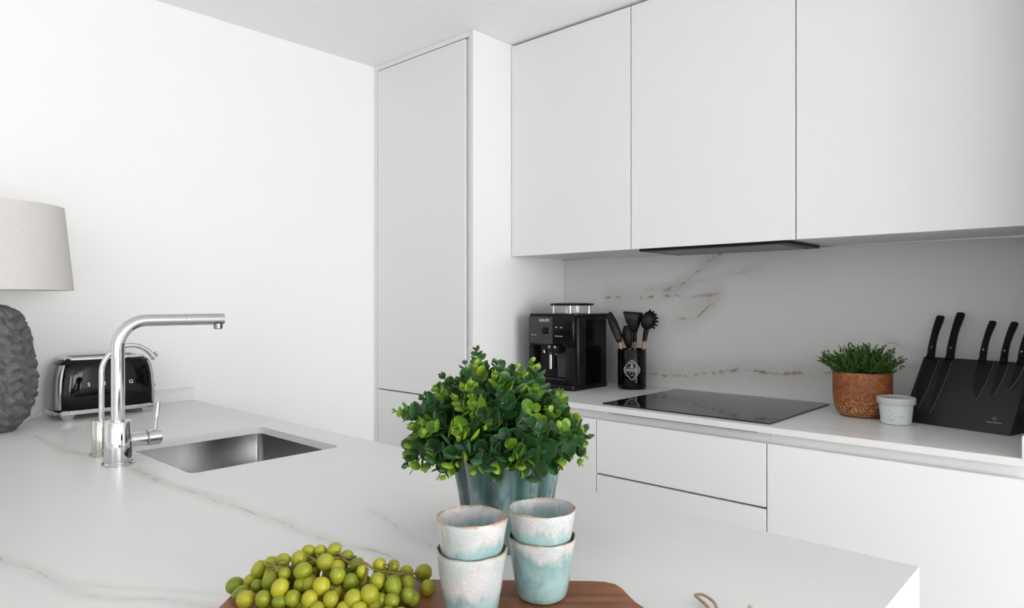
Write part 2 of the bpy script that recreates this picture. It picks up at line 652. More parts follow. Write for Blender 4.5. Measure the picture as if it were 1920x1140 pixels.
def rod(bm, a, b, r, seg=20, bev=0.0):
    """capped cylinder, with optional chamfer rings"""
    a, b = Vector(a), Vector(b)
    d = (b - a).normalized()
    if bev:
        return tube(bm, [a, a + d * bev, b - d * bev, b], [r - bev, r, r, r - bev], seg)
    return tube(bm, [a, b], r, seg)


def rrect(x0, x1, y0, y1, r, seg=6):
    out = []
    for cx, cy, a0 in ((x1 - r, y1 - r, 0), (x0 + r, y1 - r, PI / 2), (x0 + r, y0 + r, PI), (x1 - r, y0 + r, 1.5 * PI)):
        for k in range(seg + 1):
            a = a0 + k / seg * PI / 2
            out.append((cx + r * math.cos(a), cy + r * math.sin(a)))
    return out


def prism(bm, outer, z0, z1, holes=(), bev=0.0, seg=2):
    """extruded polygon (with holes) between z0 and z1"""
    t = bmesh.new()
    edges = []
    for loop in [outer] + list(holes):
        vs_ = [t.verts.new((x, y, z0)) for x, y in loop]
        for i in range(len(vs_)):
            edges.append(t.edges.new((vs_[i], vs_[(i + 1) % len(vs_)])))
    if holes:
        bmesh.ops.triangle_fill(t, edges=edges, use_beauty=True)
    else:
        t.faces.new([v for v in t.verts])
    fs = list(t.faces)
    ret = bmesh.ops.extrude_face_region(t, geom=fs)
    for v in [g for g in ret['geom'] if isinstance(g, bmesh.types.BMVert)]:
        v.co.z = z1
    bmesh.ops.recalc_face_normals(t, faces=t.faces)
    if bev:
        es = [e for e in t.edges if len(e.link_faces) == 2 and abs(e.verts[0].co.z - e.verts[1].co.z) < 1e-7 and e.calc_face_angle(0) > 1.0]
        bmesh.ops.bevel(t, geom=es, offset=bev, segments=seg, profile=0.5, affect='EDGES')
    return join(bm, t)


def superloop(a, b, n, seg):
    out = []
    for i in range(seg):
        t = 2 * PI * i / seg
        c, s = math.cos(t), math.sin(t)
        out.append((a * math.copysign(abs(c) ** (2 / n), c), b * math.copysign(abs(s) ** (2 / n), s)))
    return out


def loft(bm, loops, cap0=True, cap1=True):
    R = [[bm.verts.new(p) for p in L] for L in loops]
    n = len(R[0])
    for k in range(len(R) - 1):
        for i in range(n):
            j = (i + 1) % n
            bm.faces.new((R[k][i], R[k][j], R[k + 1][j], R[k + 1][i]))
    if cap0:
        bm.faces.new(list(reversed(R[0])))
    if cap1:
        bm.faces.new(R[-1])
    return bm


def text_bm(s, size, depth=0.0004, align='CENTER', space=1.0):
    cu = bpy.data.curves.new('txt', 'FONT')
    cu.body = s
    cu.size = size
    cu.align_x = align
    cu.align_y = 'CENTER'
    cu.extrude = depth
    cu.space_character = space
    cu.resolution_u = 3
    o = bpy.data.objects.new('txt', cu)
    COL.objects.link(o)
    dg = bpy.context.evaluated_depsgraph_get()
    me = bpy.data.meshes.new_from_object(o.evaluated_get(dg))
    bm = bmesh.new()
    bm.from_mesh(me)
    bpy.data.meshes.remove(me)
    bpy.data.objects.remove(o)
    bpy.data.curves.remove(cu)
    return bm


def xf(bm, M):
    bmesh.ops.transform(bm, matrix=M, verts=bm.verts)
    return bm


def frame(origin, xa, ya):
    """matrix whose local x, y axes are xa, ya and local z their cross product"""
    xa = Vector(xa).normalized()
    ya = Vector(ya).normalized()
    za = xa.cross(ya)
    M = Matrix((xa, ya, za)).transposed().to_4x4()
    M.translation = Vector(origin)
    return M


def struct(name, bm, mat, label=None, smooth=None):
    o = obj(name, bm, mat, None, smooth)
    return tag(o, label, None, None, 'structure')


# ------------------------------------------------------------------ the room
WX = -2.690      # white wall, left end of the room
YB = 2.557       # wall behind the cooker
CEIL = 2.397
XR = 6.40        # window wall on the right
YN = -3.10       # wall behind the viewer, with the added fill window
struct('floor', B(WX - 0.15, XR + 0.15, YN - 0.15, YB + 0.15, -0.1, 0.0), 'floor_mat', 'pale floor of the kitchen')
struct('ceiling', B(WX - 0.15, XR + 0.15, YN - 0.15, YB + 0.15, CEIL, CEIL + 0.1), 'ceiling_paint', 'plain white ceiling')
struct('wall_left', B(WX - 0.15, WX, YN - 0.15, YB + 0.15, 0.0, CEIL), 'wall_paint', 'bare white wall at the left end of the kitchen')
struct('wall_back', B(WX, XR + 0.15, YB + 0.012, YB + 0.15, 0.0, CEIL), 'wall_paint', 'white wall behind the cooker run')
struct('wall_niche', B(-0.186, XR, 2.03, YB + 0.012, 0.0, CEIL), 'wall_paint', 'white wall closing the right end of the cooker run')


def wall_with_hole(u0, u1, z0, z1, hu0, hu1, hz0, hz1):
    bm = BM()
    return [(u0, hu0, z0, z1), (hu1, u1, z0, z1), (hu0, hu1, z0, hz0), (hu0, hu1, hz1, z1)]


bm = BM()
for u0, u1, z0, z1 in wall_with_hole(YN - 0.15, 2.03, 0, CEIL, -1.80, 1.80, 0.04, 2.32):
    box(bm, XR, XR + 0.15, u0, u1, z0, z1)
struct('wall_right', bm, 'wall_paint', 'white wall with the side window')
bm = BM()
for u0, u1, z0, z1 in wall_with_hole(WX, XR, 0, CEIL, -0.30, 0.90, 1.00, 2.20):
    box(bm, u0, u1, YN - 0.15, YN, z0, z1)
struct('wall_front', bm, 'wall_paint', 'white wall with the unseen window added for fill light')


def window(name, along, c0, c1, z0, z1, at, n):
    bm = BM()
    t = 0.05

    def bar(u0, u1, a, b_):
        if along == 'y':
            box(bm, at, at + 0.06, u0, u1, a, b_)
        else:
            box(bm, u0, u1, at, at + 0.06, a, b_)
    bar(c0, c1, z0, z0 + t)
    bar(c0, c1, z1 - t, z1)
    for i in range(n + 1):
        u = c0 + (c1 - c0 - t) * i / n
        bar(u, u + t, z0 + t, z1 - t)
    o = struct(name, bm, 'steel_frame', 'white framed window out of view, with an area light before it')
    return o


window('window_1', 'y', -1.80, 1.80, 0.04, 2.32, XR + 0.04, 2)
window('fill_window', 'x', -0.30, 0.90, 1.00, 2.20, YN - 0.10, 1)  # unseen opening, added to go with the fill lamp

# ------------------------------------------------------------------ stone: splashback, worktops, upstands
tag(obj('splashback', B(-2.012, -0.187, YB, YB + 0.0118, 0.918, 1.4735), 'marble_splash_shaded'),
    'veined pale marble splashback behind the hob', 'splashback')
tag(obj('cooker_worktop', B(-2.012, -0.187, 1.952, YB, 0.899, 0.918, 0.0012, 1), 'marble_run'),
    'thin pale stone worktop carrying the hob and the knife block', 'worktop')
tag(obj('trim_1', B(WX, WX + 0.012, 0.10, 1.110, 0.900, 0.950, 0.001, 1), 'marble_upstand'), 'low stone upstand along the white wall behind the toaster', None, None, 'structure')
tag(obj('trim_2', B(-0.200, -0.187, 1.953, YB, 0.918, 0.970, 0.001, 1), 'marble_upstand'), 'low stone upstand at the right end of the cooker worktop', None, None, 'structure')

# peninsula: slab with a sink cut-out and a waterfall end
SX0, SX1, SY0, SY1 = -1.972, -1.541, 0.632, 1.016
PX1, PY0, PY1 = -0.2325, 0.10, 1.116
bm = BM()
prism(bm, [(WX + 0.0008, PY0), (PX1, PY0), (PX1, PY1), (WX + 0.0008, PY1)], 0.880, 0.900, [list(reversed(rrect(SX0, SX1, SY0, SY1, 0.018, 5)))])
pen = obj('peninsula_worktop', bm, 'marble_island')
tag(pen, 'large pale marble peninsula worktop holding the sink and the green plant', 'worktop')
obj('end_panel', B(PX1 - 0.02, PX1, PY0, PY1, 0.002, 0.8795), 'marble_island', pen)

pb = thing('peninsula_cabinet', 'white cabinet carcass under the marble peninsula', 'cabinet', (-1.47, 0.61, 0))
L = Vector((-1.47, 0.61, 0))


def lb(x0, x1, y0, y1, z0, z1, bev=0.0, seg=1, org=None):
    """box given in world coordinates, built local to org"""
    g = L if org is None else org
    return B(x0 - g.x, x1 - g.x, y0 - g.y, y1 - g.y, z0 - g.z, z1 - g.z, bev, seg)


obj('back_panel', lb(WX + 0.002, PX1 - 0.021, PY0 + 0.02, PY0 + 0.04, 0.002, 0.879), 'lacquer', pb)
obj('plinth', lb(WX + 0.002, PX1 - 0.021, PY0 + 0.045, PY1 - 0.08, 0.002, 0.10), 'carcass', pb)
for i in range(4):
    x0 = WX + 0.004 + i * 0.6075
    obj('door', lb(x0, x0 + 0.6035, PY1 - 0.025, PY1 - 0.006, 0.104, 0.845, 0.001), 'lacquer', pb)
obj('floor_panel', lb(WX + 0.002, PX1 - 0.021, PY0 + 0.045, PY1 - 0.03, 0.102, 0.12), 'carcass', pb)

# ------------------------------------------------------------------ tall unit
YF = 1.958
L = Vector((-2.35, 2.257, 0))
t = thing('tall_cabinet', 'floor to ceiling white cabinet in the corner beside the bare wall', 'cabinet', L)
obj('body', lb(WX + 0.002, -2.036, YF + 0.045, YB + 0.011, 0.0, CEIL - 0.002), 'carcass', t)
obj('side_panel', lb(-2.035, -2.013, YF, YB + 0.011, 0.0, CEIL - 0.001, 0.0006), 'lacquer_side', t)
obj('filler_strip', lb(WX + 0.001, -2.664, YF, YF + 0.044, 0.0, CEIL - 0.001), 'lacquer', t)
obj('top_filler', lb(-2.664, -2.0355, YF + 0.001, YF + 0.044, 2.374, CEIL - 0.001), 'lacquer', t)
tag(obj('upper_door', lb(-2.6605, -2.0605, YF, YF + 0.02, 0.870, 2.3695, 0.0008), 'lacquer', t), 'tall flat white door')
tag(obj('lower_door', lb(-2.6605, -2.0605, YF, YF + 0.02, 0.104, 0.8645, 0.0008), 'lacquer', t), 'short flat white door')
obj('finger_groove', lb(-2.0600, -2.0352, YF + 0.014, YF + 0.045, 0.104, 2.3735), 'lacquer', t)
obj('shadow_gap', lb(-2.664, -2.0605, YF + 0.03, YF + 0.044, 0.860, 0.874), 'gap_dark', t)
obj('shadow_gap', lb(-2.664, -2.0355, YF + 0.03, YF + 0.0445, 2.362, 2.3738), 'gap_dark', t)

# ------------------------------------------------------------------ wall cabinets
YU = 2.189
for x0, x1, lab in ((-2.0125, -1.4045, 'white wall cabinet above the coffee machine, next to the tall cabinet'),
                    (-1.4045, -0.797, 'white wall cabinet with the extractor hood, above the hob'),
                    (-0.797, -0.188, 'white wall cabinet above the knife block, at the right end')):
    L = Vector(((x0 + x1) / 2, 2.37, 1.475))
    t = thing('wall_cabinet', lab, 'cabinet', L, 0, 'white wall cabinets')
    obj('body', lb(x0 + 0.0005, x1 - 0.0005, YU + 0.022, YB + 0.011, 1.478, 2.380), 'lacquer', t)
    obj('door', lb(x0 + 0.002, x1 - 0.002, YU, YU + 0.019, 1.475, 2.3865, 0.0008), 'lacquer', t)
    obj('top_shadow_gap', lb(x0 + 0.0005, x1 - 0.0005, YU + 0.03, YB + 0.01, 2.3805, CEIL - 0.001), 'gap_dark', t)  # dark strip painted as the shade in the gap below the ceiling
    obj('back_rail', lb(x0 + 0.0005, x1 - 0.0005, YB - 0.018, YB - 0.0005, 1.4735, 1.4778), 'brushed_alu', t)

L = Vector((-1.10, 2.34, 1.46))
t = thing('extractor_hood', 'slim black extractor hood under the wall cabinet above the hob', 'hood', L)
bm = BM()
for a in ((-1.372, -0.828, 2.196, 2.222), (-1.372, -0.828, 2.470, 2.498), (-1.372, -1.345, 2.222, 2.470), (-0.855, -0.828, 2.222, 2.470)):
    box(bm, a[0] - L.x, a[1] - L.x, a[2] - L.y, a[3] - L.y, 1.466 - L.z, 1.4775 - L.z)
obj('frame', bm, 'hood_black', t)
obj('glass_panel', lb(-1.338, -0.862, 2.229, 2.462, 1.464, 1.4765, 0.001), 'hood_glass', t)
obj('filter_slot', lb(-1.345, -0.855, 2.222, 2.470, 1.474, 1.4777), 'hood_black', t)

# ------------------------------------------------------------------ base cabinets
Z1 = 0.868
for x0, x1, lab, fronts in ((-2.0125, -1.398, 'white base cabinet below the coffee machine', [(0.104, Z1)]),
                            (-1.398, -0.796, 'white base cabinet with wide drawers below the hob', [(0.683, Z1), (0.395, 0.677), (0.104, 0.389)]),
                            (-0.796, -0.188, 'white base cabinet with one plain front below the knife block', [(0.104, Z1)])):
    L = Vector(((x0 + x1) / 2, 2.25, 0))
    t = thing('base_cabinet', lab, 'cabinet', L, 0, 'white base cabinets')
    obj('body', lb(x0 + 0.0005, x1 - 0.0005, YF + 0.022, YB + 0.01, 0.10, 0.862), 'carcass', t)
    obj('plinth', lb(x0 + 0.0005, x1 - 0.0005, YF + 0.06, YF + 0.08, 0.0, 0.10), 'carcass', t)
    obj('grip_channel', lb(x0 + 0.0005, x1 - 0.0005, YF + 0.026, YF + 0.034, 0.862, 0.8985), 'lacquer', t)
    for a, b in fronts:
        obj('drawer' if len(fronts) > 1 else 'door', lb(x0 + 0.0018, x1 - 0.0018, YF, YF + 0.02, a, b, 0.0008), 'lacquer', t)
    if len(fronts) > 1:
        obj('shadow_gap', lb(x0 + 0.002, x1 - 0.002, YF + 0.015, YF + 0.0215, 0.672, 0.688), 'gap_dark', t)
        obj('vent_slot', lb(-1.345, -0.822, YF - 0.0035, YF + 0.02, 0.8968, 0.8988), 'gap_dark', t)

# ------------------------------------------------------------------ hob
L = Vector((-1.0975, 2.2535, 0.918))
t = thing('induction_hob', 'flat black glass hob set on the worktop', 'hob', L)
obj('glass_plate', prism(BM(), rrect(-0.2985, 0.2985, -0.262, 0.262, 0.004, 3), 0.0002, 0.0046, (), 0.0008, 2), 'hob_glass', t)

# ------------------------------------------------------------------ sink
L = Vector(((SX0 + SX1) / 2, (SY0 + SY1) / 2, 0.70))
t = thing('kitchen_sink', 'brushed steel sink bowl sunk into the marble peninsula', 'sink', L)
hx, hy = (SX1 - SX0) / 2 + 0.003, (SY1 - SY0) / 2 + 0.003


def rl(a, b, r, z):
    return [(x, y, z) for x, y in rrect(-a, a, -b, b, r, 6)]


top = 0.8795 - L.z
bm = BM()
loft(bm, [rl(hx + 0.02, hy + 0.02, 0.03, top - 0.0015), rl(hx + 0.02, hy + 0.02, 0.03, top), rl(hx, hy, 0.02, top), rl(hx, hy, 0.02, top - 0.01), rl(hx - 0.002, hy - 0.002, 0.02, 0.03),
          rl(hx - 0.008, hy - 0.008, 0.02, 0.012), rl(hx - 0.025, hy - 0.025, 0.02, 0.006), rl(0.05, 0.05, 0.02, 0.003)], False, True)
obj('bowl', bm, 'sink_steel', t, 40)
bm = BM()
lathe(bm, [(0, 0.006), (0.03, 0.006), (0.038, 0.0075), (0.042, 0.004), (0.042, 0.0032)], 32)
obj('drain', bm, 'chrome', t, 40)

# ------------------------------------------------------------------ main tap
L = Vector((-1.76, 0.5555, 0.900))
t = thing('kitchen_tap', 'tall polished chrome tap with a square bent spout over the sink', 'tap', L)
bm = lathe(BM(), [(0, 0.0005), (0.034, 0.0005), (0.034, 0.004), (0.0315, 0.006), (0, 0.006)], 40)
obj('base_ring', bm, 'chrome', t, 35)
bm = lathe(BM(), [(0, 0.006), (0.0285, 0.006), (0.0288, 0.008), (0.0288, 0.0985), (0.0272, 0.101), (0, 0.101)], 40)
obj('body', bm, 'chrome', t, 35)
zc, R = 0.3348, 0.062
path = [(0, 0, 0.101), (0, 0, 0.18), (0, 0, zc - R)]
for k in range(1, 13):
    a = k / 12 * PI / 2
    path.append((0, R - R * math.cos(a), zc - R + R * math.sin(a)))
path.append((0, 0.150, zc))
obj('pipe', tube(BM(), path, 0.0145, 28), 'chrome', t, 35)
sp = obj('spout', rod(BM(), (0, 0.1505, zc), (0, 0.249, zc), 0.0147, 28, 0.0008), 'chrome', t, 35)
bm = lathe(BM(), [(0, -0.026), (0.0095, -0.026), (0.011, -0.024), (0.011, -0.012), (0, -0.012)], 24, 0, 0.236, zc)
obj('nozzle', bm, 'chrome_dark', t, 35)
obj('handle_neck', rod(BM(), (0, 0.022, 0.0520), (0, 0.0605, 0.0520), 0.0170, 28, 0.0006), 'chrome', t, 35)
obj('handle_ring', rod(BM(), (0, 0.0605, 0.0520), (0, 0.0635, 0.0520), 0.0165, 28), 'chrome_dark', t, 35)
hd = obj('handle', rod(BM(), (0, 0.0635, 0.0520), (0, 0.0930, 0.0520), 0.0185, 28, 0.0012), 'chrome', t, 35)
obj('lever', tube(BM(), [(0.0, 0.0825, 0.066), (0.0, 0.0855, 0.095), (0.0, 0.0895, 0.136), (0.0, 0.0897, 0.139)], [0.0042, 0.0042, 0.0048, 0.003], 14), 'chrome', hd, 35)

# ------------------------------------------------------------------ filter tap
L = Vector((-1.894, 0.5610, 0.900))
t = thing('filter_tap', 'slender chrome filter tap with a thin arched spout behind the big tap', 'tap', L)
obj('base_ring', lathe(BM(), [(0, 0.0005), (0.0265, 0.0005), (0.0265, 0.004), (0.024, 0.0055), (0, 0.0055)], 32), 'warm_chrome', t, 35)
obj('body', lathe(BM(), [(0, 0.0055), (0.0212, 0.0055), (0.0215, 0.007), (0.0215, 0.085), (0.0200, 0.0872), (0, 0.0872)], 32), 'warm_chrome', t, 35)
path = [(0, 0, 0.087), (0, 0, 0.15), (0, 0, 0.205)]
Rr = 0.064
for k in range(1, 15):
    a = k / 14 * math.radians(148)
    path.append((0, Rr - Rr * math.cos(a), 0.205 + Rr * math.sin(a)))
obj('arched_pipe', tube(BM(), path, 0.0063, 18), 'chrome', t, 35)
e1 = Vector(path[-1])
d1 = (Vector(path[-1]) - Vector(path[-2])).normalized()
obj('tip', rod(BM(), e1 - d1 * 0.002, e1 + d1 * 0.010, 0.0075, 18, 0.0008), 'chrome', t, 35)
obj('lever', rod(BM(), e1 + Vector((0, 0.006, 0.004)), e1 + Vector((0, 0.013, 0.006)), 0.006, 16, 0.001), 'chrome', t, 35)

# ------------------------------------------------------------------ toaster (long side faces +x)
L = Vector((-2.588, 0.768, 0.900))
t = thing('toaster', 'glossy black retro toaster with chrome trim against the white wall', 'toaster', L)


def sl(a, b, n, z, seg=56):
    return [(x, y, z) for x, y in superloop(b, a, n, seg)]   # a = half length (y), b = half depth (x)


bm = BM()
loft(bm, [sl(0.1500, 0.0760, 4.6, 0.0300), sl(0.1520, 0.0775, 4.6, 0.0340), sl(0.1520, 0.0778, 4.6, 0.080), sl(0.1490, 0.0765, 4.4, 0.130), sl(0.1440, 0.0740, 4.2, 0.160),
          sl(0.1390, 0.0710, 4.0, 0.1760), sl(0.1320, 0.0670, 3.8, 0.1850), sl(0.1240, 0.0620, 3.6, 0.1895)])
body = obj('body', bm, 'gloss_black', t, 50)
bm = BM()
loft(bm, [sl(0.1240, 0.0620, 3.6, 0.1890), sl(0.1255, 0.0635, 3.6, 0.1905), sl(0.1245, 0.0625, 3.6, 0.1950), sl(0.1190, 0.0570, 3.6, 0.1985)])
tp = obj('top_plate', bm, 'chrome', t, 40)
for sx in (-0.024, 0.024):
    obj('bread_slot', B(sx - 0.011, sx + 0.011, -0.095, 0.095, 0.1980, 0.1992, 0.0004, 1), 'satin_black', tp)
# chrome bands hugging both ends
for s in (-1, 1):
    bm = BM()
    rings = []
    for z, a, b in ((0.034, 0.1535, 0.0650), (0.080, 0.1537, 0.0650), (0.130, 0.1507, 0.0630), (0.160, 0.1455, 0.0600), (0.1760, 0.1405, 0.0570)):
        ring = [(b * q, s * (a - 0.0125 * abs(q) ** 4 + 0.0), z) for q in [-1 + k / 8 for k in range(17)]]
        ring += [(x, y - s * 0.006, z) for x, y, z in reversed(ring)]
        rings.append(ring)
    loft(bm, rings)
    obj('end_band', bm, 'chrome_dark', t, 45)
bm = BM()
loft(bm, [sl(0.1510, 0.0775, 4.6, 0.0160), sl(0.1565, 0.0815, 4.6, 0.0180), sl(0.1570, 0.0820, 4.6, 0.0255), sl(0.1520, 0.0780, 4.6, 0.0300)])
obj('base', bm, 'chrome', t, 40)
for fx in (-0.060, 0.066):
    for fy in (-0.118, 0.118):
        bm = BM()
        loft(bm, [[(fx + x, fy + y, z) for x, y in superloop(h, l, 4, 20)] for z, h, l in ((0.0004, 0.010, 0.014), (0.004, 0.011, 0.0155), (0.0175, 0.013, 0.023))])
        obj('foot', bm, 'chrome', t, 40)
for i, ch in enumerate('SMEG'):
    bm = text_bm(ch, 0.017, 0.0008)
    xf(bm, frame((0.0782, -0.0615 + i * 0.042, 0.1100), (0, 1, 0), (0, 0, 1)))
    bmesh.ops.scale(bm, vec=(1, 1.15, 1), verts=bm.verts, space=Matrix.Translation((0, -(-0.0615 + i * 0.042), 0)))
    obj('letter', bm, 'brushed_alu', body)
bm = rod(BM(), (0, 0.150, 0.062), (0, 0.166, 0.062), 0.0125, 20, 0.002)
obj('browning_knob', bm, 'chrome', t, 40)
obj('lever', B(-0.013, 0.013, 0.150, 0.168, 0.080, 0.090, 0.003, 2), 'chrome', t, 40)

bm = tube(BM(), smooth_path([(-2.630, 0.605, 0.915), (-2.625, 0.585, 0.908), (-2.60, 0.565, 0.9035), (-2.585, 0.535, 0.9032), (-2.60, 0.50, 0.9032), (-2.64, 0.42, 0.9032), (-2.655, 0.32, 0.9032)], 8), 0.003, 10)
tag(obj('power_cord', bm, 'cord_white', None, 40), 'white power cord trailing from the toaster towards the lamp', 'cord')

# ------------------------------------------------------------------ table lamp
L = Vector((-2.470, 0.445, 0.900))
t = thing('table_lamp', 'table lamp with a rough grey stone-like body and a beige linen shade', 'lamp', L)
prof_c = [(0.0, 0.0), (0.050, 0.0), (0.062, 0.006), (0.085, 0.028), (0.101, 0.06), (0.112, 0.105), (0.114, 0.15), (0.109, 0.20), (0.102, 0.25), (0.092, 0.30), (0.080, 0.335), (0.058, 0.362), (0.030, 0.371), (0.0, 0.372)]


def prof_r(z):
    for (r0, z0), (r1, z1) in zip(prof_c[1:], prof_c[2:]):
        if z0 <= z <= z1:
            return r0 + (r1 - r0) * (z - z0) / max(1e-6, z1 - z0)
    return 0.0


bm = BM()
seg, nz = 150, 110
rings = []
for k in range(nz + 1):
    f = k / nz
    z = 0.372 * (f - 0.045 * math.sin(4 * PI * f) * 0)
    r0 = prof_r(z)
    # smooth the profile a little
    r0 = (prof_r(max(0, z - 0.012)) + r0 * 2 + prof_r(min(0.3719, z + 0.012))) / 4
    ring = []
    for i in range(seg):
        a = 2 * PI * i / seg
        c, s = math.cos(a), math.sin(a)
        # rough, ribbed flank towards +x+y; smoother worn face towards -y
        dirn = c * 0.737 + s * 0.676
        wob = noise.noise(Vector((c * 1.5, s * 1.5, z * 9))) * 0.22
        m = max(0.0, min(1.0, (dirn + wob - 0.42) / 0.10))
        wz = noise.noise(Vector((c * 2.0, s * 2.0, z * 7 + 5))) * 1.3
        ph = z / 0.033 + 1.1 * a + wz
        saw = (ph % 1.0)
        ridge = 1.0 - abs(saw * 2 - 0.75) / 1.25
        ridge2 = noise.fractal(Vector((c * 5, s * 5, z * 42)), 0.8, 2.0, 4)
        rough_d = 0.013 * ridge + 0.005 * ridge2 - 0.013
        smooth_d = 0.0035 * noise.fractal(Vector((c * 2.5, s * 2.5, z * 16)), 1.0, 2.0, 4) - 0.006
        fade = min(1.0, z / 0.02) * min(1.0, (0.372 - z) / 0.03)
        r = max(0.0, r0 + (m * rough_d + (1 - m) * smooth_d) * fade)
        ring.append(bm.verts.new((r * c, r * s, z)))
    rings.append(ring)
for k in range(nz):
    for i in range(seg):
        j = (i + 1) % seg
        bm.faces.new((rings[k][i], rings[k][j], rings[k + 1][j], rings[k + 1][i]))
bm.faces.new(list(reversed(rings[0])))
bm.faces.new(rings[-1])
obj('lamp_body', bm, 'stone_grey', t, 70)
obj('neck', rod(BM(), (0, 0, 0.366), (0, 0, 0.445), 0.009, 16, 0.001), 'lamp_metal', t, 40)
obj('bulb', lathe(BM(), [(0, 0.445), (0.012, 0.447), (0.014, 0.465), (0.026, 0.49), (0.030, 0.512), (0.024, 0.535), (0.0, 0.545)], 24), 'bulb_glass', t, 60)
bm = BM()
zb, zt, rb, rt = 0.4135, 0.6620, 0.203, 0.178
lathe(bm, [(rb, zb), (rt, zt), (rt - 0.002, zt), (rb - 0.002, zb)], 72, close=True)
obj('lamp_shade', bm, 'linen', t, 40)
bm = BM()
for k in range(3):
    a = k * 2 * PI / 3
    tube(bm, [(0.012 * math.cos(a), 0.012 * math.sin(a), 0.44), (rb * 0.99 * math.cos(a), rb * 0.99 * math.sin(a), 0.425)], 0.0018, 8)
obj('shade_ring', bm, 'lamp_metal', t)

# ------------------------------------------------------------------ chopping board with twine
O = Vector((-0.862, 0.428, 0.9))
ang = math.atan2(0.315, 0.359)
brd = thing('chopping_board', 'dark acacia wood chopping board with a handle, under the cups and grapes', 'board', O, ang)
# local frame: +x along the far edge, -y towards the viewer
LB, WB = 0.478, 0.26
pts = []


def arc(cx, cy, r, a0, a1, n=8):
    return [(cx + r * math.cos(math.radians(a0 + (a1 - a0) * k / n)), cy + r * math.sin(math.radians(a0 + (a1 - a0) * k / n))) for k in range(n + 1)]


pts += arc(0.028, -0.028, 0.028, 180, 90)
pts += [(LB - 0.03, 0.0)]
pts += [(LB - 0.012, -0.002), (LB + 0.001, -0.009), (LB + 0.008, -0.022), (LB + 0.013, -0.042), (LB + 0.019, -0.062), (LB + 0.027, -0.078), (LB + 0.040, -0.091), (LB + 0.060, -0.099)]
pts += arc(LB + 0.115, -0.13, 0.030, 90, -90, 10)
pts += [(x, -WB - y) for x, y in [(LB + 0.060, -0.099), (LB + 0.040, -0.091), (LB + 0.027, -0.078), (LB + 0.019, -0.062), (LB + 0.013, -0.042), (LB + 0.008, -0.022), (LB + 0.001, -0.009), (LB - 0.012, -0.002), (LB - 0.03, 0.0)]]
pts += arc(0.028, -WB + 0.028, 0.028, 270, 180)
hole = arc(LB + 0.108, -0.13, 0.010, 0, -342, 19)
obj('board', prism(BM(), pts, 0.0003, 0.018, [hole], 0.0022, 2), 'acacia', brd, 35)
hx_, hy_ = LB + 0.108, -0.13
bm = BM()
loop1 = smooth_path([(hx_, hy_, 0.006), (hx_ + 0.005, hy_ + 0.004, 0.022), (hx_ + 0.002, hy_ + 0.032, 0.0225), (hx_ - 0.002, hy_ + 0.045, 0.010), (hx_ + 0.002, hy_ + 0.060, 0.0045), (hx_ + 0.000, hy_ + 0.086, 0.006), (hx_ - 0.006, hy_ + 0.103, 0.008),
                     (hx_ - 0.008, hy_ + 0.109, 0.009), (hx_ + 0.001, hy_ + 0.105, 0.011), (hx_ + 0.010, hy_ + 0.088, 0.009), (hx_ + 0.008, hy_ + 0.064, 0.0060), (hx_ + 0.004, hy_ + 0.045, 0.011), (hx_ + 0.008, hy_ + 0.034, 0.0235), (hx_ + 0.012, hy_ + 0.006, 0.022), (hx_ + 0.006, hy_ - 0.002, 0.006)], 8)
tube(bm, loop1, 0.0019, 8)
loop2 = smooth_path([(hx_ + 0.001, hy_ + 0.055, 0.009), (hx_ + 0.006, hy_ + 0.059, 0.013), (hx_ + 0.022, hy_ + 0.056, 0.008), (hx_ + 0.036, hy_ + 0.064, 0.0040), (hx_ + 0.047, hy_ + 0.074, 0.007)], 8)
tube(bm, loop2, 0.0020, 8)
tube(bm, smooth_path([(hx_ - 0.006, hy_ + 0.056, 0.007), (hx_ + 0.000, hy_ + 0.052, 0.0115), (hx_ + 0.005, hy_ + 0.058, 0.008), (hx_ + 0.000, hy_ + 0.063, 0.0045), (hx_ - 0.006, hy_ + 0.057, 0.007)], 6), 0.0022, 8)
e0 = Vector((hx_ + 0.047, hy_ + 0.074, 0.007))
random.seed(3)
for k in range(7):
    tube(bm, [e0, e0 + Vector((random.uniform(0.002, 0.008), random.uniform(-0.002, 0.008), random.uniform(-0.002, 0.006)))], [0.0011, 0.0004], 5)
obj('twine', bm, 'twine', brd, 60)

# ------------------------------------------------------------------ cups (two stacks of two)
def cup_mesh():
    bm = BM()
    prof = [(0.0, 0.0012), (0.021, 0.0012), (0.0225, 0.0002), (0.0262, 0.0004), (0.0292, 0.0030), (0.0312, 0.0085), (0.0340, 0.024), (0.0372, 0.044), (0.0402, 0.064), (0.0416, 0.0735), (0.0414, 0.0748), (0.0404, 0.0752),
            (0.0394, 0.0746), (0.0384, 0.066), (0.0356, 0.046), (0.0324, 0.026), (0.0292, 0.0085), (0.0262, 0.0058), (0.018, 0.0050), (0.0, 0.0048)]

    def wob(a, r, z):
        k = 1 + 0.010 * math.sin(3 * a + 0.6) * (z / 0.075) + 0.006 * math.sin(5 * a + z * 60)
        return r * k, z + (0.0007 * math.sin(2 * a + 1.0) + 0.0004 * math.sin(7 * a)) * (z / 0.075)
    lathe(bm, prof, 64, fn=wob)
    return bm


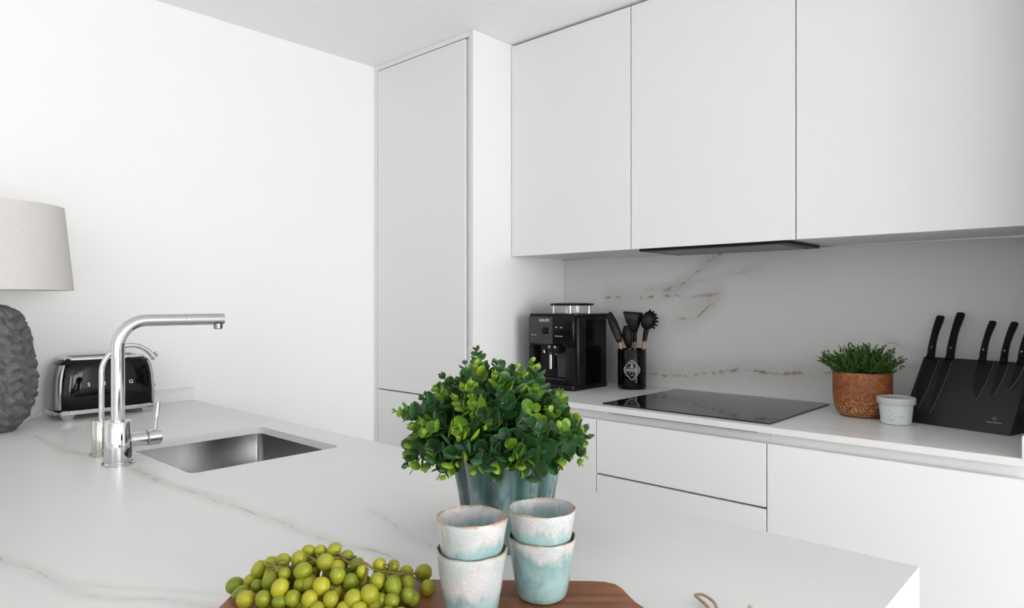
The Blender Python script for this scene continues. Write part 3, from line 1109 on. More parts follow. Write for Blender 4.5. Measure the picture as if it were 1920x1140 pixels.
ZB = 0.9182
cup0 = None
for (x, y, z, rz, cl, lab) in ((-0.573, 0.555, ZB, 0.4, (0.60, 0.25), 'teal and white glazed cup at the bottom of the stack beside the grapes'),
                           (-0.573, 0.555, ZB + 0.0372, 2.6, (0.42, 1.0), 'rust-rimmed glazed cup on top of the stack beside the grapes'),
                           (-0.541, 0.644, ZB, 4.1, (0.14, 0.45), 'pale teal glazed cup at the bottom of the right-hand stack'),
                           (-0.541, 0.644, ZB + 0.0340, 1.2, (0.36, 0.30), 'teal and white glazed cup on top of the right-hand stack')):
    if cup0 is None:
        c = cup0 = obj('stoneware_cup', cup_mesh(), 'cup_glaze', None, 50)
        ia = c.data.attributes.new('inside', 'FLOAT', 'POINT')
        ia.data.foreach_set('value', [1.0 if (0.0046 < v.co.z and math.hypot(v.co.x, v.co.y) < 0.0302 + (v.co.z - 0.0085) * 0.161) else 0.0 for v in c.data.vertices])
    else:
        c = cup0.copy()
        COL.objects.link(c)
    c.color = (cl[0], cl[1], 0, 1)
    c.location = (x, y, z)
    c.rotation_euler = (0, 0, rz)
    tag(c, lab, 'cup', 'stacked stoneware cups on the board')

# ------------------------------------------------------------------ grapes
GR = [(-0.8238, 0.3913, 0.9281, 0.0101, 0.0118, 60),
      (-0.7953, 0.3856, 0.9298, 0.0084, 0.0111, 65),
      (-0.771, 0.3792, 0.9313, 0.01, 0.0116, 70),
      (-0.81, 0.415, 0.945, 0.0087, 0.0128, 25),
      (-0.8095, 0.4035, 0.9343, 0.008, 0.0087, 20),
      (-0.7859, 0.401, 0.9362, 0.0074, 0.0083, 0),
      (-0.7676, 0.407, 0.9464, 0.0084, 0.0123, 10),
      (-0.7469, 0.3889, 0.9357, 0.0095, 0.0103, 0),
      (-0.7321, 0.4011, 0.9487, 0.0097, 0.0119, 25),
      (-0.7573, 0.4212, 0.9526, 0.0076, 0.0082, 0),
      (-0.7708, 0.427, 0.9645, 0.0077, 0.0088, 90),
      (-0.7922, 0.4234, 0.9568, 0.0074, 0.0093, 90),
      (-0.7332, 0.4313, 0.9592, 0.0102, 0.0118, 60),
      (-0.7584, 0.4405, 0.9654, 0.0092, 0.01, 40),
      (-0.7618, 0.4556, 0.9699, 0.0074, 0.0089, 70),
      (-0.7525, 0.4669, 0.9692, 0.0074, 0.0081, 90),
      (-0.7265, 0.4578, 0.9641, 0.0104, 0.0112, 90),
      (-0.7278, 0.4252, 0.9451, 0.0085, 0.0099, 0),
      (-0.7178, 0.431, 0.9476, 0.0086, 0.0093, 0),
      (-0.6953, 0.4327, 0.9516, 0.0101, 0.0109, 0),
      (-0.6951, 0.4174, 0.9421, 0.0091, 0.0099, 20),
      (-0.7164, 0.4088, 0.9387, 0.0094, 0.0102, 0),
      (-0.7263, 0.3976, 0.936, 0.0082, 0.009, 90),
      (-0.7359, 0.4762, 0.9724, 0.0081, 0.0095, 60),
      (-0.7208, 0.4847, 0.9659, 0.0074, 0.008, 90),
      (-0.6766, 0.4333, 0.9418, 0.0089, 0.0097, 0),
      (-0.6946, 0.4538, 0.9577, 0.0094, 0.0104, 10),
      (-0.7155, 0.467, 0.9597, 0.0079, 0.0097, 90),
      (-0.6833, 0.4643, 0.9501, 0.009, 0.0106, 0),
      (-0.6569, 0.4497, 0.943, 0.0101, 0.0112, 25),
      (-0.6456, 0.4639, 0.9462, 0.0105, 0.0121, -15),
      (-0.6597, 0.4853, 0.9518, 0.0092, 0.0102, 0),
      (-0.7009, 0.4835, 0.9611, 0.0074, 0.0108, 70),
      (-0.6839, 0.4808, 0.9571, 0.0074, 0.0094, 0),
      (-0.6798, 0.5029, 0.9611, 0.0074, 0.0083, 60),
      (-0.6741, 0.5197, 0.9555, 0.0074, 0.008, 0),
      (-0.6436, 0.4953, 0.9473, 0.01, 0.012, 0),
      (-0.6329, 0.4853, 0.9358, 0.0088, 0.0095, 0),
      (-0.6744, 0.5398, 0.9433, 0.0074, 0.009, 90),
      (-0.6518, 0.5237, 0.9393, 0.0083, 0.0107, 0),
      (-0.6316, 0.5079, 0.9363, 0.0082, 0.01, 0),
      (-0.6805, 0.5729, 0.9304, 0.0106, 0.0114, 90),
      (-0.6445, 0.5497, 0.928, 0.009, 0.0099, 0),
      (-0.6408, 0.4652, 0.9341, 0.0078, 0.0085, 90),
      (-0.6433, 0.4488, 0.9366, 0.0077, 0.0088, 90),
      (-0.6962, 0.4527, 0.9388, 0.0088, 0.0095, 0),
      (-0.6451, 0.4791, 0.9349, 0.0079, 0.0095, 0),
      (-0.6611, 0.4407, 0.9339, 0.0081, 0.0087, 90),
      (-0.6834, 0.4202, 0.9339, 0.0081, 0.0089, 90),
      (-0.8141, 0.4242, 0.9293, 0.0083, 0.0097, 28),
      (-0.7906, 0.4123, 0.9267, 0.0083, 0.0097, 47),
      (-0.771, 0.4138, 0.9341, 0.0083, 0.0097, 64),
      (-0.7496, 0.3997, 0.9267, 0.0083, 0.0097, 38),
      (-0.7356, 0.4085, 0.9346, 0.0083, 0.0097, 18),
      (-0.7597, 0.4222, 0.9366, 0.0083, 0.0097, 25),
      (-0.7694, 0.429, 0.9267, 0.0083, 0.0097, 86),
      (-0.7728, 0.4254, 0.9487, 0.0083, 0.0097, 19),
      (-0.7821, 0.4326, 0.9351, 0.0083, 0.0097, 1),
      (-0.7896, 0.442, 0.9267, 0.0083, 0.0097, 56),
      (-0.7982, 0.4248, 0.9409, 0.0083, 0.0097, 7),
      (-0.8001, 0.4316, 0.9279, 0.0083, 0.0097, 53),
      (-0.7334, 0.4403, 0.9435, 0.0083, 0.0097, 51),
      (-0.7355, 0.4491, 0.9276, 0.0083, 0.0097, 5),
      (-0.7617, 0.439, 0.9514, 0.0083, 0.0097, 73),
      (-0.7707, 0.4458, 0.9358, 0.0083, 0.0097, 84),
      (-0.7796, 0.4523, 0.9267, 0.0083, 0.0097, 53),
      (-0.7655, 0.4629, 0.9558, 0.0083, 0.0097, 34),
      (-0.7666, 0.4664, 0.9404, 0.0083, 0.0097, 24),
      (-0.7772, 0.4713, 0.9282, 0.0083, 0.0097, 34),
      (-0.7549, 0.4739, 0.9547, 0.0083, 0.0097, 49),
      (-0.7579, 0.4839, 0.9394, 0.0083, 0.0097, 70),
      (-0.7687, 0.4896, 0.9272, 0.0083, 0.0097, 77),
      (-0.7313, 0.4679, 0.9508, 0.0083, 0.0097, 60),
      (-0.7386, 0.4684, 0.9351, 0.0083, 0.0097, 89),
      (-0.7295, 0.4237, 0.9303, 0.0083, 0.0097, 69),
      (-0.7186, 0.4391, 0.932, 0.0083, 0.0097, 72),
      (-0.7021, 0.4337, 0.9371, 0.0083, 0.0097, 76),
      (-0.7061, 0.4435, 0.9267, 0.0083, 0.0097, 12),
      (-0.7, 0.418, 0.9273, 0.0083, 0.0097, 41),
      (-0.7164, 0.4171, 0.9267, 0.0083, 0.0097, 40),
      (-0.7395, 0.4843, 0.9568, 0.0083, 0.0097, 83),
      (-0.7416, 0.4849, 0.9413, 0.0083, 0.0097, 27),
      (-0.7493, 0.4857, 0.9267, 0.0083, 0.0097, 21),
      (-0.7279, 0.4927, 0.9532, 0.0083, 0.0097, 68),
      (-0.7364, 0.4989, 0.9385, 0.0083, 0.0097, 49),
      (-0.7463, 0.5058, 0.9267, 0.0083, 0.0097, 86),
      (-0.6875, 0.439, 0.9297, 0.0083, 0.0097, 20),
      (-0.6989, 0.4643, 0.9297, 0.0083, 0.0097, 0),
      (-0.7185, 0.4787, 0.9439, 0.0083, 0.0097, 1),
      (-0.7218, 0.4879, 0.9283, 0.0083, 0.0097, 38),
      (-0.6869, 0.4693, 0.9361, 0.0083, 0.0097, 36),
      (-0.668, 0.4543, 0.9284, 0.0083, 0.0097, 22),
      (-0.6557, 0.4669, 0.9336, 0.0083, 0.0097, 6),
      (-0.661, 0.4952, 0.936, 0.0083, 0.0097, 7),
      (-0.6642, 0.5064, 0.9267, 0.0083, 0.0097, 86),
      (-0.702, 0.4884, 0.9477, 0.0083, 0.0097, 28),
      (-0.7006, 0.4954, 0.935, 0.0083, 0.0097, 27),
      (-0.6861, 0.484, 0.9423, 0.0083, 0.0097, 5),
      (-0.6894, 0.4845, 0.9275, 0.0083, 0.0097, 76),
      (-0.6872, 0.5107, 0.9469, 0.0083, 0.0097, 86),
      (-0.6877, 0.5132, 0.9328, 0.0083, 0.0097, 76),
      (-0.6743, 0.5217, 0.941, 0.0083, 0.0097, 29),
      (-0.6756, 0.5256, 0.9273, 0.0083, 0.0097, 21),
      (-0.6482, 0.5062, 0.9324, 0.0083, 0.0097, 84),
      (-0.6426, 0.4916, 0.9267, 0.0083, 0.0097, 42),
      (-0.6814, 0.5473, 0.929, 0.0083, 0.0097, 15),
      (-0.6596, 0.5268, 0.927, 0.0083, 0.0097, 20),
      (-0.6349, 0.5182, 0.9267, 0.0083, 0.0097, 10),
      (-0.6524, 0.4548, 0.9267, 0.0083, 0.0097, 82),
      (-0.6702, 0.4075, 0.9267, 0.0083, 0.0097, 74),
      (-0.631, 0.435, 0.9267, 0.0083, 0.0097, 20),
      (-0.629, 0.4581, 0.9267, 0.0083, 0.0097, 67),
      (-0.6948, 0.3932, 0.9267, 0.0083, 0.0097, 74),
      (-0.5994, 0.4677, 0.9267, 0.0083, 0.0097, 40),
      (-0.6143, 0.4821, 0.9267, 0.0083, 0.0097, 68),
      (-0.6438, 0.4223, 0.9267, 0.0083, 0.0097, 83),
      (-0.6914, 0.379, 0.9267, 0.0083, 0.0097, 50),
      (-0.6192, 0.4467, 0.9267, 0.0083, 0.0097, 16),
      (-0.6656, 0.4221, 0.9267, 0.0083, 0.0097, 63),
      (-0.6045, 0.4569, 0.9387, 0.0083, 0.0097, 45),
      (-0.7054, 0.3718, 0.9267, 0.0083, 0.0097, 28)]
ST = [[(-0.7723, 0.407, 0.9658), (-0.7659, 0.4102, 0.9658), (-0.7631, 0.4127, 0.962), (-0.7598, 0.4225, 0.96), (-0.7552, 0.4335, 0.9581), (-0.7529, 0.4424, 0.9593), (-0.7415, 0.4461, 0.9635), (-0.7314, 0.4486, 0.967)],
      [(-0.7627, 0.4158, 0.9673), (-0.758, 0.4174, 0.97), (-0.7547, 0.4231, 0.9681), (-0.7569, 0.4252, 0.9623)],
      [(-0.764, 0.4051, 0.9601), (-0.7636, 0.4122, 0.9612)],
      [(-0.7444, 0.4435, 0.9713), (-0.7348, 0.4455, 0.97), (-0.7314, 0.4486, 0.967), (-0.7347, 0.4524, 0.9713)],
      [(-0.7202, 0.4656, 0.9689), (-0.7157, 0.4725, 0.9682), (-0.7105, 0.4827, 0.9663), (-0.7098, 0.4887, 0.9664)],
      [(-0.72, 0.4726, 0.9733), (-0.7168, 0.4742, 0.9706), (-0.7157, 0.4725, 0.9682)],
      [(-0.7157, 0.4725, 0.9682), (-0.6997, 0.4709, 0.9681), (-0.6881, 0.4747, 0.9669), (-0.6808, 0.4814, 0.9688), (-0.6758, 0.486, 0.9647), (-0.6713, 0.4901, 0.9601), (-0.6659, 0.4992, 0.9566), (-0.6591, 0.5082, 0.9547), (-0.6547, 0.5163, 0.9523), (-0.6528, 0.5275, 0.9496), (-0.6528, 0.5384, 0.9468)],
      [(-0.6943, 0.469, 0.9639), (-0.6881, 0.4747, 0.9669)],
      [(-0.671, 0.504, 0.9623), (-0.6661, 0.5126, 0.962), (-0.6641, 0.5063, 0.9589), (-0.6628, 0.5034, 0.9555)],
      [(-0.6547, 0.5163, 0.9523), (-0.6529, 0.5206, 0.9546)],
      [(-0.6755, 0.4822, 0.962), (-0.6708, 0.477, 0.9557), (-0.6683, 0.4725, 0.9503)],
      [(-0.6528, 0.5275, 0.9496), (-0.6516, 0.5354, 0.9421), (-0.6514, 0.5423, 0.9369)],
      [(-0.6877, 0.4412, 0.9492), (-0.692, 0.4508, 0.9473), (-0.6951, 0.4616, 0.9462)]]
GO = Vector((-0.70, 0.46, 0.9182))
gb = thing('grape_bunch', 'bunch of green grapes lying on the wooden board', 'grapes', GO)
bm = BM()
bmesh.ops.create_uvsphere(bm, u_segments=20, v_segments=14, radius=1.0)
for v in bm.verts:
    if v.co.z > 0.9:
        v.co.z -= (v.co.z - 0.9) * 0.5
g0 = obj('grape', bm, 'grape_skin', gb, 180)
random.seed(8)
RT = Vector((0.7372, 0.6757, 0))
FWV = Vector((-0.6757, 0.7372, 0))
first = True
for x, y, z, rmin, rmax, tilt in GR:
    if first:
        g = g0
        first = False
    else:
        g = g0.copy()
        COL.objects.link(g)
        g.parent = gb
    a = math.radians(tilt)
    axis = (Vector((0, 0, 1)) * math.cos(a) + RT * math.sin(a) + FWV * random.uniform(-0.35, 0.35)).normalized()
    q = axis.to_track_quat('Z', 'Y')
    g.rotation_mode = 'QUATERNION'
    g.rotation_quaternion = q
    hz = math.sqrt((rmax * axis.z) ** 2 + rmin * rmin * (1 - axis.z ** 2))
    zz = max(z, 0.9184 + hz)
    g.location = Vector((x, y, zz)) - GO
    g.scale = (rmin, rmin, rmax)
bm = BM()
for s in ST:
    pp = [Vector(p) - GO for p in s]
    tube(bm, smooth_path(pp, 5), 0.0011 if len(s) < 6 else 0.0014, 7)
    for e in (pp[0], pp[-1]):
        bmesh.ops.create_icosphere(bm, subdivisions=1, radius=0.0021, matrix=Matrix.Translation(e))
obj('stem', bm, 'grape_stem', gb, 60)

# ------------------------------------------------------------------ big potted plant on the peninsula
L = Vector((-0.740, 0.794, 0.900))
pl = thing('potted_plant', 'bushy artificial eucalyptus plant in a fluted teal ceramic pot', 'plant', L)
bm = BM()
NF = 11


def flute(a, r, z):
    k = abs(math.sin(NF * a / 2 + 0.35))
    amp = 0.30 if z > 0.03 else 0.16 + 0.14 * z / 0.03
    return r * (1 - amp * 0.42 * (1 - k ** 0.8)), z + (0.004 * math.sin(NF * a + 0.9) if z > 0.11 else 0)


prof = [(0.0, 0.0004), (0.062, 0.0004), (0.066, 0.004), (0.070, 0.020), (0.074, 0.045), (0.079, 0.075), (0.085, 0.10), (0.091, 0.119), (0.0935, 0.1245), (0.0930, 0.1262), (0.0905, 0.1255), (0.086, 0.117), (0.079, 0.10), (0.070, 0.095), (0.0, 0.095)]
lathe(bm, [(r_, z_ * 1.13) for r_, z_ in prof], 154, fn=flute)
pot = obj('pot', bm, 'pot_glaze', pl, 60)
at = pot.data.attributes.new('flute', 'FLOAT', 'POINT')
at.data.foreach_set('value', [abs(math.sin(NF * math.atan2(v.co.y, v.co.x) / 2 + 0.35)) for v in pot.data.vertices])
obj('soil', lathe(BM(), [(0, 0.1092), (0.05, 0.1098), (0.066, 0.1080)], 40), 'soil', pl)


def leaf_bm():
    """rounded, cupped leaf: base at origin, blade along +y, length 1"""
    bm = BM()
    rim = bm.verts.layers.float.new('rim')
    n = 12
    out, mid = [], []
    for i in range(n):
        a = 2 * PI * i / n - PI / 2
        x = 0.47 * math.cos(a)
        y = 0.53 + 0.48 * math.sin(a)
        if y < 0.12:
            x *= 0.55
        r2 = (x * x + (y - 0.5) ** 2) / 0.25
        out.append(bm.verts.new((x, y, 0.20 * r2 * (0.6 + 0.4 * y) + 0.06 * abs(x))))
        out[-1][rim] = 1.0
        x2, y2 = x * 0.62, 0.51 + (y - 0.51) * 0.62
        mid.append(bm.verts.new((x2, y2, 0.055 + 0.02 * abs(x2))))
        mid[-1][rim] = 0.55
    c = bm.verts.new((0, 0.5, 0.02))
    b0 = bm.verts.new((0, -0.06, 0.0))
    for i in range(n):
        j = (i + 1) % n
        bm.faces.new((out[i], out[j], mid[j], mid[i]))
        bm.faces.new((mid[i], mid[j], c))
    bm.faces.new((b0, out[1], out[0]))
    bm.faces.new((b0, out[0], out[-1]))
    return bm


lm = []
for mname in ('leaf_dark', 'leaf_mid', 'leaf_young'):
    me = bpy.data.meshes.new('leaf')
    b_ = leaf_bm()
    b_.to_mesh(me)
    b_.free()
    me.materials.append(MATS[mname])
    me.polygons.foreach_set('use_smooth', [True] * len(me.polygons))
    lm.append(me)
random.seed(21)
leaves = []
stem_bm = BM()
RIMZ = 0.128
CX = Vector((-0.020, -0.017, -0.004))          # bush leans a little to the left
NST = 150
for i in range(NST):
    f = (i + 0.5) / NST
    az = i * 2.399963 + random.uniform(-0.25, 0.25)
    th = math.radians(3 + 100 * f ** 0.60 + random.uniform(-6, 6))
    el = Vector((math.cos(az) * math.sin(th), math.sin(az) * math.sin(th), math.cos(th)))
    rr = random.uniform(0.84, 1.05)
    if random.random() < 0.20:
        rr *= 1.12
    up = 0.142 if el.z > 0 else 0.085
    end = CX + Vector((el.x * 0.143 * rr, el.y * 0.143 * rr, RIMZ + 0.020 + el.z * up * rr))
    s0 = random.uniform(0.2, 0.95) * 0.062
    start = Vector((math.cos(az) * s0, math.sin(az) * s0, 0.110))
    c1 = start + Vector((el.x * 0.02, el.y * 0.02, 0.05))
    if th > 1.2:
        c1 = Vector((math.cos(az) * 0.088, math.sin(az) * 0.088, 0.160))
    c2 = (c1 + end) / 2 + Vector((el.x * 0.012, el.y * 0.012, 0.018))
    path = smooth_path([start, c1, c2, end], 6)
    tube(stem_bm, path, [0.0013, 0.0006], 5)
    # leaf pairs
    seglen = [0.0]
    for a_, b_ in zip(path, path[1:]):
        seglen.append(seglen[-1] + (b_ - a_).length)
    tot = seglen[-1]
    young = random.random() < 0.55
    dpos = tot * 0.34
    k = 0
    tw = random.uniform(0, PI)
    while dpos < tot + 0.001:
        # position and tangent
        for q in range(len(path) - 1):
            if seglen[q + 1] >= dpos or q == len(path) - 2:
                w_ = (dpos - seglen[q]) / max(1e-6, seglen[q + 1] - seglen[q])
                pos = path[q].lerp(path[q + 1], min(1.0, w_))
                tan = (path[q + 1] - path[q]).normalized()
                break
        rem = (tot - dpos)
        fr = dpos / tot
        size = 0.0275 * min(1.0, 0.30 + rem / 0.060) * random.uniform(0.86, 1.12)
        u_ = tan.orthogonal().normalized()
        w2 = tan.cross(u_)
        for s in (0, PI):
            a_ = tw + k * PI / 2 + s
            side = u_ * math.cos(a_) + w2 * math.sin(a_)
            open_ = math.radians(random.uniform(40, 66) if rem > 0.010 else random.uniform(18, 38))
            ly = (tan * math.cos(open_) + side * math.sin(open_)).normalized()
            lz = (tan * math.sin(open_) - side * math.cos(open_)).normalized()
            lx = ly.cross(lz)
            if fr > 0.84 and young:
                mi = 2
            elif fr > 0.55:
                mi = 1 if random.random() < 0.72 else (2 if young and random.random() < 0.4 else 0)
            else:
                mi = 0 if random.random() < 0.62 else 1
            M = Matrix((lx, ly, lz)).transposed().to_4x4()
            M.translation = pos + ly * 0.0015
            M = M @ Matrix.Diagonal((size, size, size, 1))
            cen = pos + ly * size * 0.5
            leaves.append((M, mi, cen))
        dpos += 0.0052 + 0.0062 * size / 0.0255
        k += 1
obj('stem', stem_bm, 'stem_green', pl, 60)
toc = (Vector((0, 0, 1.28)) - L).normalized()
# keep out of the pot wall and the cups
keep = []
for M, mi, cen in leaves:
    rxy = math.hypot(cen.x, cen.y)
    if cen.z < 0.143 and rxy < 0.112:
        continue
    if cen.z < 0.120 or (cen.z < 0.138 and cen.normalized().dot(toc) > 0.55):
        continue
    keep.append((M, mi, cen))
leaves = keep
leaves.sort(key=lambda l: -(l[2] - Vector((0, 0, 0.14))).dot(toc) - 0.25 * (l[2] - Vector((0, 0, 0.14))).length)
for M, mi, cen in leaves[:300]:
    o = bpy.data.objects.new('leaf', lm[mi])
    COL.objects.link(o)
    o.parent = pl
    o.matrix_local = M
lv = [v.co.copy() for v in lm[0].vertices]
lf = [tuple(p.vertices) for p in lm[0].polygons]
lr = [d.value for d in lm[0].attributes['rim'].data]
vv_, ff_, mm_, rr_ = [], [], [], []
for M, mi, cen in leaves[300:]:
    n0 = len(vv_)
    vv_ += [M @ v for v in lv]
    ff_ += [tuple(n0 + k for k in f) for f in lf]
    mm_ += [mi] * len(lf)
    rr_ += lr
me = bpy.data.meshes.new('foliage')
me.from_pydata(vv_, [], ff_)
me.polygons.foreach_set('material_index', mm_)
me.attributes.new('rim', 'FLOAT', 'POINT').data.foreach_set('value', rr_)
for mname in ('leaf_dark', 'leaf_mid', 'leaf_young'):
    me.materials.append(MATS[mname])
me.polygons.foreach_set('use_smooth', [True] * len(me.polygons))
fo = bpy.data.objects.new('foliage', me)
COL.objects.link(fo)
fo.parent = pl
fo['kind'] = 'stuff'

# ------------------------------------------------------------------ coffee machine
L = Vector((-1.795, 2.315, 0.918))
t = thing('coffee_machine', 'black bean-to-cup coffee machine standing in the corner of the worktop', 'coffee machine', L)
# local: front at y=-0.125, sides at x=+-0.12
bm = BM()
prism(bm, rrect(-0.120, 0.120, -0.095, 0.118, 0.018, 5), 0.006, 0.300, (), 0.003, 2)
obj('housing', bm, 'satin_black', t, 35)
obj('water_tank', B(0.1195, 0.1225, -0.050, 0.098, 0.020, 0.288, 0.001, 1), 'panel_black', t, 35)
obj('base', prism(BM(), rrect(-0.121, 0.121, -0.128, 0.120, 0.016, 5), 0.0004, 0.022, (), 0.003, 2), 'satin_black', t, 35)
obj('drip_tray', B(-0.095, 0.085, -0.126, -0.094, 0.022, 0.044, 0.003, 2), 'panel_black', t, 35)
obj('drip_grid', B(-0.09, 0.08, -0.124, -0.096, 0.0442, 0.0455), 'chrome_dark', t)
obj('front_panel', prism(BM(), rrect(-0.120, 0.120, -0.125, -0.094, 0.012, 5), 0.178, 0.304, (), 0.003, 2), 'panel_black', t, 35)
obj('side_column', B(0.076, 0.1195, -0.123, -0.094, 0.0225, 0.1775, 0.004, 2), 'satin_black', t, 35)
obj('side_column', B(-0.1195, -0.092, -0.123, -0.094, 0.0225, 0.1775, 0.004, 2), 'satin_black', t, 35)
fp = obj('fascia', B(-0.116, 0.012, -0.1268, -0.1248, 0.186, 0.299, 0.0008, 1), 'panel_grey', t)
obj('backplate', B(-0.0915, 0.0755, -0.0975, -0.0945, 0.046, 0.1775), 'panel_black', t)
obj('steel_insert', B(0.020, 0.072, -0.101, -0.0970, 0.050, 0.158, 0.001, 1), 'panel_grey', t)
obj('top_plate', prism(BM(), rrect(-0.122, 0.130, -0.122, 0.126, 0.016, 5), 0.3005, 0.3115, (), 0.003, 2), 'satin_black', t, 35)
kn = obj('dial', rod(BM(), (-0.020, -0.1268, 0.240), (-0.020, -0.140, 0.240), 0.015, 28, 0.0015), 'panel_black', t, 40)
obj('dial_ring', tube(BM(), [(-0.020 + 0.0165 * math.cos(a * PI / 14), -0.1272, 0.240 + 0.0165 * math.sin(a * PI / 14)) for a in range(-16, 2)], 0.0010, 6), 'brushed_alu', t)
bm = text_bm('KRUPS', 0.0175, 0.0004, 'CENTER', 1.08)
xf(bm, frame((-0.030, -0.1273, 0.283), (1, 0, 0), (0, 0, 1)))
obj('logo', bm, 'white_print', t)
for (bx, bz) in ((0.032, 0.256), (0.058, 0.256), (0.032, 0.220), (0.046, 0.220), (0.060, 0.220), (-0.094, 0.222), (-0.078, 0.222)):
    obj('button_light', B(bx - 0.0045, bx + 0.0045, -0.1282, -0.1245, bz - 0.0022, bz + 0.0022, 0.0006, 1), 'grey_print', t)
sp_ = obj('spout_block', B(-0.004, 0.052, -0.140, -0.094, 0.150, 0.182, 0.004, 2), 'satin_black', t, 35)
for sx in (0.008, 0.038):
    obj('spout_nozzle', lathe(BM(), [(0, 0.143), (0.005, 0.143), (0.007, 0.151), (0, 0.151)], 16, sx, -0.131), 'chrome_dark', sp_, 40)
    obj('spout_button', rod(BM(), (sx, -0.1402, 0.176), (sx, -0.1425, 0.176), 0.0055, 14, 0.0005), 'grey_print', sp_)
obj('steam_wand', rod(BM(), (-0.004, -0.116, 0.082), (-0.004, -0.116, 0.142), 0.0068, 20, 0.001), 'chrome', t, 40)
obj('steam_knob', rod(BM(), (-0.045, -0.108, 0.146), (-0.045, -0.108, 0.160), 0.006, 16, 0.001), 'chrome', t, 40)
bm = BM()
lathe(bm, [(0.080, 0.3115), (0.082, 0.345), (0.080, 0.345), (0.078, 0.3115)], 40, 0.02, -0.005, close=True)
obj('bean_hopper', bm, 'clear_plastic', t, 40)
obj('hopper_lid', lathe(BM(), [(0, 0.345), (0.090, 0.345), (0.093, 0.348), (0.091, 0.354), (0.05, 0.3565), (0, 0.357)], 40, 0.02, -0.005), 'satin_black', t, 40)
for a in (-2.2, -1.0, 0.2):
    obj('hopper_rib', rod(BM(), (0.02 + 0.079 * math.cos(a), -0.005 + 0.079 * math.sin(a), 0.3117), (0.02 + 0.079 * math.cos(a), -0.005 + 0.079 * math.sin(a), 0.3448), 0.006, 10), 'brushed_alu', t, 40)

# ------------------------------------------------------------------ utensil holder and utensils
HO = Vector((-1.560, 2.440, 0.918))
t = thing('utensil_holder', 'black cylindrical utensil holder with a white diamond emblem', 'holder', HO)
obj('canister', lathe(BM(), [(0, 0.0004), (0.055, 0.0004), (0.0575, 0.003), (0.0590, 0.02), (0.0592, 0.164), (0.0585, 0.1652), (0.0570, 0.1640), (0.0565, 0.006), (0, 0.006)], 56), 'gloss_black', t, 40)
cam_a = math.atan2(-HO.y, -HO.x)            # towards the room


def oncyl(s, z, r=0.0596):
    a = cam_a + s / 0.0592
    return Vector((r * math.cos(a), r * math.sin(a), z))


bm = BM()
EC = 0.082
dia = []
for k in range(24):
    a = 2 * PI * k / 24
    c, s = math.cos(a), math.sin(a)
    n_ = 1 / (abs(c) ** 1.25 + abs(s) ** 1.25) ** (1 / 1.25)
    dia.append((0.034 * c * n_, EC + 0.040 * s * n_))
tube(bm, [oncyl(*p) for p in dia + dia[:1]], 0.0011, 6)
tube(bm, [oncyl(s * 0.034 / 8, EC + 0.0075) for s in range(-8, 9)], 0.0007, 6)
tube(bm, [oncyl(s * 0.034 / 8, EC - 0.0075) for s in range(-8, 9)], 0.0007, 6)
tube(bm, [oncyl(s * 0.028 / 8, EC) for s in range(-8, 9)], 0.0018, 6)
tube(bm, [oncyl(0, EC + 0.010), oncyl(0, EC + 0.022)], [0.0030, 0.0030], 8)
tube(bm, [oncyl(-0.008, EC + 0.026), oncyl(0, EC + 0.029), oncyl(0.008, EC + 0.026)], 0.0014, 6)
tube(bm, [oncyl(0, EC - 0.020), oncyl(0, EC - 0.0235)], 0.0026, 8)
obj('emblem', bm, 'white_print', t)

RTv = Vector((0.7372, 0.6757, 0))
FWv = Vector((-0.6757, 0.7372, 0))


def ut(s, z, d=0.0):
    """point relative to the holder base: s to the viewer's right, d away from the viewer"""
    return RTv * s + FWv * d + Vector((0, 0, z))


def flat(bm, outline, a, b, depth, th=0.004, off=0.0):
    """flat plate: outline (s,z) in the holder frame, spread along the viewing depth by th"""
    t2 = BM()
    prism(t2, outline, -th / 2, th / 2, (), th * 0.25, 1)
    M = frame(ut(0, 0, depth), RTv, (0, 0, 1))
    join(bm, t2, M)
    return bm


